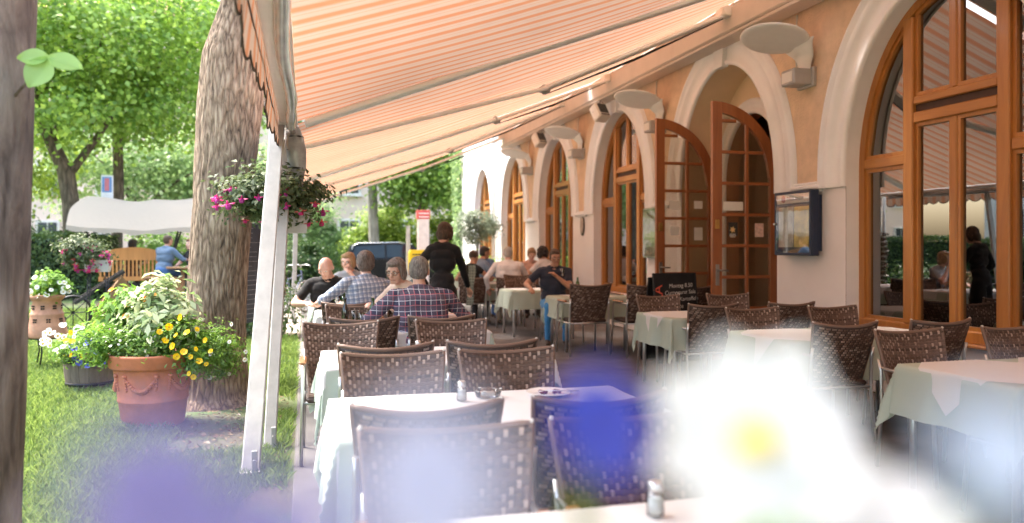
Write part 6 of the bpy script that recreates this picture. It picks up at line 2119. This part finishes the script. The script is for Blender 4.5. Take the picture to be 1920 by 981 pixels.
for nm, poly in (('side_window', [(-1.85, 1.06), (-1.78, 1.47), (-.72, 1.53), (-.72, 1.06)]), ('side_window', [(-.64, 1.06), (-.64, 1.53), (-.20, 1.53), (.22, 1.47), (.82, 1.06)])):
    m = MB(); kk = len(poly); m.add([(x, -.83 + (z - 1.0) * .31, z) for x, z in poly] + [(x, -.80 + (z - 1.0) * .31, z) for x, z in poly], [tuple(range(kk)), tuple(range(2 * kk - 1, kk - 1, -1))] + [(i, kk + i, kk + (i + 1) % kk, (i + 1) % kk) for i in range(kk)]); m.build(nm, car_g, car)
m = MB(); m.tube([(-1.98, -.70, 1.05), (-1.86, -.655, 1.49), (-1.68, -.65, 1.59), (-.2, -.655, 1.625), (.3, -.66, 1.55)], .018, 6); m.build('roof_rail', chrome, car)
for x in (-1.35, 1.35):
    for y in (-.80, .80):
        m = MB(); m.tube([(x, y - .1, .30), (x, y + .1, .30)], .31, 20); wh = m.build('wheel', M('car_tyre', (.02, .02, .02), .8), car)
        m = MB(); m.tube([(x, y - .11, .30), (x, y + .11, .30)], .2, 16); m.build('rim', alu, wh)
m = MB(); m.box((-2.12, -.6, .85), (.06, .25, .2), bev=.02); m.build('tail_light', M('tail_red', (.4, .03, .03), .3), car)
mbx = thing('letter_box', 'yellow letter box on a post beyond the waitress', 'letter box', (3.38, 24.2, -.02))
yel = M('post_yellow', (.78, .50, .02), .4, var=.05)
m = MB(); m.prism([(-.29, .72), (.29, .72), (.29, 1.28), (.24, 1.36), (-.24, 1.36), (-.29, 1.28)], 'y', -.18, .18); m.build('box', yel, mbx)
m = MB(); m.box((0, -.185, 1.22), (.40, .02, .035)); m.build('slot', black_paint, mbx)
m = MB(); m.box((0, -.183, 1.0), (.22, .008, .12)); m.build('notice', paper, mbx)
m = MB(); m.box((0, 0, .36), (.10, .10, .72)); m.build('post', grey_metal, mbx)
colm = thing('information_column', 'pale column with a red and white cap behind the letter box', 'column', (3.98, 27.3, -.03))
m = MB(); m.box((0, 0, 1.22), (.38, .30, 2.44), bev=.01); m.build('shaft', M('column_pale', (.62, .50, .44), .7), colm)
m = MB(); m.box((0, 0, 2.58), (.44, .34, .30), bev=.01); m.build('cap', M('column_red', (.52, .07, .06), .6), colm)
for z in (2.50, 2.62):
    m = MB(); m.box((0, -.173, z), (.36, .004, .03)); m.build('white_band', paper, colm)
for x, y, lb in ((3.42, 27.0, 'slim wooden stake left of the letter box'), (4.75, 27.6, 'slim wooden stake beside the head of the waitress')):
    s_ = thing('wooden_stake', lb, 'stake', (x, y, -.03), 0, 'wooden stakes by the road'); m = MB(); m.beam((0, 0, 0), (0, 0, 2.15), .15, .12, bev=.01); m.build('shaft', M('stake_wood', (.45, .38, .30), .85, var=.2), s_)
    m = MB(); m.box((0, 0, 2.165), (.17, .14, .03), bev=.008); m.build('cap', M('stake_wood', (.45, .38, .30), .85), s_)
bo_ = thing('bollard', 'short white bollard on the verge across the road', 'bollard', (-.35, 36.0, -.03))
m = MB(); m.lathe([(.10, 0), (.10, .85), (.08, .93), (.03, .95)], 14); m.build('shaft', white_paint, bo_)
m = MB(); m.lathe([(.103, .66), (.103, .74)], 14); m.build('band', M('bollard_band', (.5, .48, .45), .5), bo_)
sg = thing('street_sign', 'tall blue and white street sign left of the swing', 'sign', (-5.3, 23.4, .2))
m = MB(); m.tube([(0, 0, 0), (0, 0, 3.2)], .03, 8); m.build('pole', grey_metal, sg)
m = MB(); m.box((.12, -.02, 2.55), (.30, .03, 1.25), bev=.01); m.build('panel', M('sign_white', (.70, .72, .76), .4), sg)
m = MB(); m.box((.12, -.038, 2.92), (.24, .006, .42)); m.build('blue_field', M('sign_blue', (.15, .28, .58), .4), sg)
m = MB(); m.box((.12, -.043, 2.92), (.11, .004, .34)); m.build('red_mark', M('sign_red', (.55, .16, .2), .4), sg)
m = MB(); m.box((.12, -.038, 2.38), (.22, .006, .05)); m.build('blue_line', M('sign_blue', (.15, .28, .58), .4), sg)

# low garden wall across the road
lw = thing('garden_wall', 'low grey plastered wall behind the shrub across the road', 'wall', (.3, 39.8, -.05))
m = MB(); m.box((0, 0, .85), (9.0, .3, 1.7)); m.build('wall', M('old_wall', (.30, .27, .24), .95, var=.25, scale=1.5, bump=.4), lw)
m = MB(); m.box((0, 0, 1.74), (9.1, .42, .08), bev=.01); m.build('coping', M('coping_red', (.30, .16, .12), .9, var=.2), lw)

# ------------------------------------------------------------------ houses behind
def house(label, x0, x1, y, depth, h, nx, nz_, wcol, rcol, face='y', z0=2.0, zp=3.2, ww=1.0, wh=1.7, arch=False, roof=True):
    """facade in plane y=const facing -y (face 'y'), or plane x=const facing +x (face 'x': x0..x1 run along Y)"""
    if face == 'y': H = thing('town_house', label, 'building', ((x0 + x1) / 2, y, -.05), 0, 'houses around the garden')
    else: H = thing('town_house', label, 'building', (y, (x0 + x1) / 2, -.05), R(90), 'houses around the garden')
    L = x1 - x0
    wm = M(label[:12] + '_wall', wcol, .9, var=.06, scale=.6, bump=.15, bscale=12)
    m = MB(); m.box((0, depth / 2, h / 2), (L, depth, h)); m.build('wall', wm, H)
    if roof:
        m = MB(); m.prism([(-.5, h), (depth + .5, h), (depth / 2, h + 3.2)], 'x', -L / 2 - .3, L / 2 + .3); m.build('roof', M(label[:12] + '_roof', rcol, .85, var=.2, scale=3), H)
    m = MB(); m.box((0, -.08, h - .2), (L + .2, .3, .35), bev=.05); m.build('cornice', trim, H)
    gl_ = M('house_glass', (.04, .05, .06), .08, spec=.8); fr = M('house_frame', (.66, .62, .56), .7)
    fme = pme = None
    for r_ in range(nz_):
        for c in range(nx):
            x = -L / 2 + (c + .5) * L / nx; z = z0 + r_ * zp
            if fme is None:
                m = MB()
                if arch:
                    out = arch_path(0, ww / 2 + .12, ww / 2 + .12, wh * .5, -wh * .5); n = len(out); inn = arch_path(0, ww / 2, ww / 2, wh * .5, -wh * .5)
                    m.add([(a, -.08, b) for a, b in out] + [(a, -.08, b) for a, b in inn] + [(a, .05, b) for a, b in out], [(i, i + 1, n + i + 1, n + i) for i in range(n - 1)] + [(i, 2 * n + i, 2 * n + i + 1, i + 1) for i in range(n - 1)])
                    p = MB(); p.prism(inn, 'y', -.03, .02)
                else:
                    m.box((0, -.04, 0), (ww + .24, .12, wh + .24), bev=.02); m.box((0, -.12, -wh / 2 - .14), (ww + .4, .18, .08))
                    p = MB()
                    for sx in (-1, 1):
                        for za, zb in ((-.5, .12), (.16, .5)): p.box((sx * ww * .255, -.105, (za + zb) / 2 * wh), (ww * .45, .02, (zb - za) * wh))
                fme = m.mesh('window', fr); pme = p.mesh('pane', gl_)
            o = obj('window', fme, H, (x, 0, z)); obj('pane', pme, o)
    return H
house('beige house with shuttered windows beyond the car and shrubs', -5, 12.5, 43.0, 9, 10.5, 6, 3, (.66, .52, .42), (.30, .13, .08))
house('pale pink stucco house showing through the tree crowns', -34, -6.5, 50.0, 10, 15, 9, 4, (.74, .58, .50), (.32, .14, .09), zp=3.4)
house('white arcaded building beyond the left hedge', -6, 40, -30.0, 10, 13, 12, 3, (.78, .75, .70), (.32, .14, .09), face='x', zp=3.9, ww=1.9, wh=2.2, arch=True, z0=2.2)

# ------------------------------------------------------------------ flowers right in front of the lens
fs_ = thing('flower_stand', 'tall planter of pansies standing right in front of the viewer', 'planter', (.06, .24, 0))
m = MB(); m.prism([(-.22, 1.06), (.22, 1.06), (.26, 1.235), (-.26, 1.235)], 'y', -.08, .08); m.build('box', white_paint, fs_)
m = MB(); m.box((0, 0, 1.228), (.50, .14, .012)); m.build('soil', soil, fs_)
for sx in (-.19, .19):
    for sy in (-.06, .06):
        m = MB(); m.tube([(sx, sy, 1.06), (sx * 1.1, sy * 1.4, 0)], .01, 8); m.build('stand_leg', dark_metal, fs_)
def petal_surf(m, d, s, n_, L, W, cup, mi=0, start=.08, ruf=0.0):
    def pt(u, v):
        a = (u - .5) * 2; vv = start + (1 - start) * v
        w_ = W * math.sin(PI * min(1, vv * .78 + .10)) ** .8 * (1 - .35 * max(0, vv - .75) / .25 * abs(a))
        return d * L * vv * (1 - .12 * a * a * vv) + s * a * w_ + n_ * (cup * L * vv * vv + ruf * L * math.sin(a * 5) * vv)
    m.grid(pt, 10, 10, mi)
PANSY = ((62, 1.0, .52), (118, 1.0, .52), (-8, .95, .48), (188, .95, .48), (-90, 1.0, .62))
DAISY = tuple((k * 45 + 10, 1.0 if k % 2 else .93, .46) for k in range(8))
def big_flower(label, c, r, mat, eye, look, roll=0.0, stem_to=None, petals=PANSY):
    T = thing('flower', label, 'flower', c, 0, 'flowers in front of the lens')
    n_ = Vector(look).normalized(); q = rot_to(n_, roll)
    X, Y_, Z = q @ Vector((1, 0, 0)), q @ Vector((0, 1, 0)), n_
    for k, (ang, L, W) in enumerate(petals):
        a = R(ang); d = X * math.cos(a) + Y_ * math.sin(a); s = -X * math.sin(a) + Y_ * math.cos(a)
        m = MB(); petal_surf(m, d, s, n_, r * L, r * W, .10 + .04 * (k % 2), 0, .05, .03)
        o = m.build('petal', mat, T, fix=False); o.location = n_ * (.0008 * k)
    if eye:
        m = MB(); m.ell(n_ * .008 - Y_ * .0, (r * .20, r * .13, r * .13), 12, 8, 0); m.build('eye', eye, T)
    if stem_to:
        b = Vector(stem_to) - Vector(c)
        m = MB(); m.tube([n_ * -.001, n_ * -.012 + Vector((0, 0, -.012)), b * .5 + n_ * -.01, b], .0018, 6); m.build('stem', M('stem_green', (.09, .15, .04), .7), T)
    return T
whp = leaf_mat('pansy_white', (.72, .72, .72), (.76, .76, .76), .25); blp = leaf_mat('pansy_blue', (.045, .05, .42), (.07, .08, .50), .3); llp = leaf_mat('pansy_lilac', (.46, .47, .62), (.50, .51, .66), .3); ppv = leaf_mat('pansy_purple', (.22, .19, .42), (.26, .23, .46), .3)
pal = leaf_mat('pansy_paleblue', (.40, .46, .58), (.44, .50, .62), .3)
eye_y = M('pansy_eye_yellow', (.85, .62, .01), .7)
LOOK = (-.3, -.9, .25)
FL = [('large white blossom with a yellow centre filling the lower right', (0.1539, 0.2490, 1.3809), .040, whp, eye_y, LOOK, .1),
      ('second white blossom lower right below the large one', (0.1891, 0.2294, 1.3506), .030, whp, None, (-.2, -.8, .6), .6),
      ('deep blue pansy left of the large white blossom', (0.0845, 0.2208, 1.3961), .0178, blp, None, (.1, -.95, .2), .4),
      ('pale lilac pansy blurred over the front chair', (0.0187, 0.1243, 1.4120), .0150, llp, None, (0, -1, .2), .2),
      ('purple pansy blurred at the bottom left', (-0.0231, 0.1353, 1.4086), .0155, ppv, None, (.2, -1, .3), 0),
      ('second purple pansy blurred at the bottom between lawn and terrace', (-0.0042, 0.1304, 1.4027), .012, ppv, None, (.1, -1, .3), .5),
      ('pale blue pansy at the right edge', (0.1098, 0.1055, 1.4158), .0105, pal, None, (-.4, -.8, .3), .3)]
for lb, c_, r_, mt, ey, lk, rl in FL:
    big_flower(lb, c_, r_, mt, ey, lk, rl, (max(-.16, min(.30, c_[0] * .8 + .02)), .24, 1.236), DAISY if mt is whp else PANSY)
plant('pansy_leaves', 'green leaves of the pansies in front of the viewer', (.06, .24, 1.235), [((0, 0, .05), (.22, .05, .045), 220, .035, lf_fresh, (1, .6), 24, .02), ((.085, -.02, .115), (.012, .01, .015), 14, .022, lf_fresh, (1, .6), 4, .008)], [])
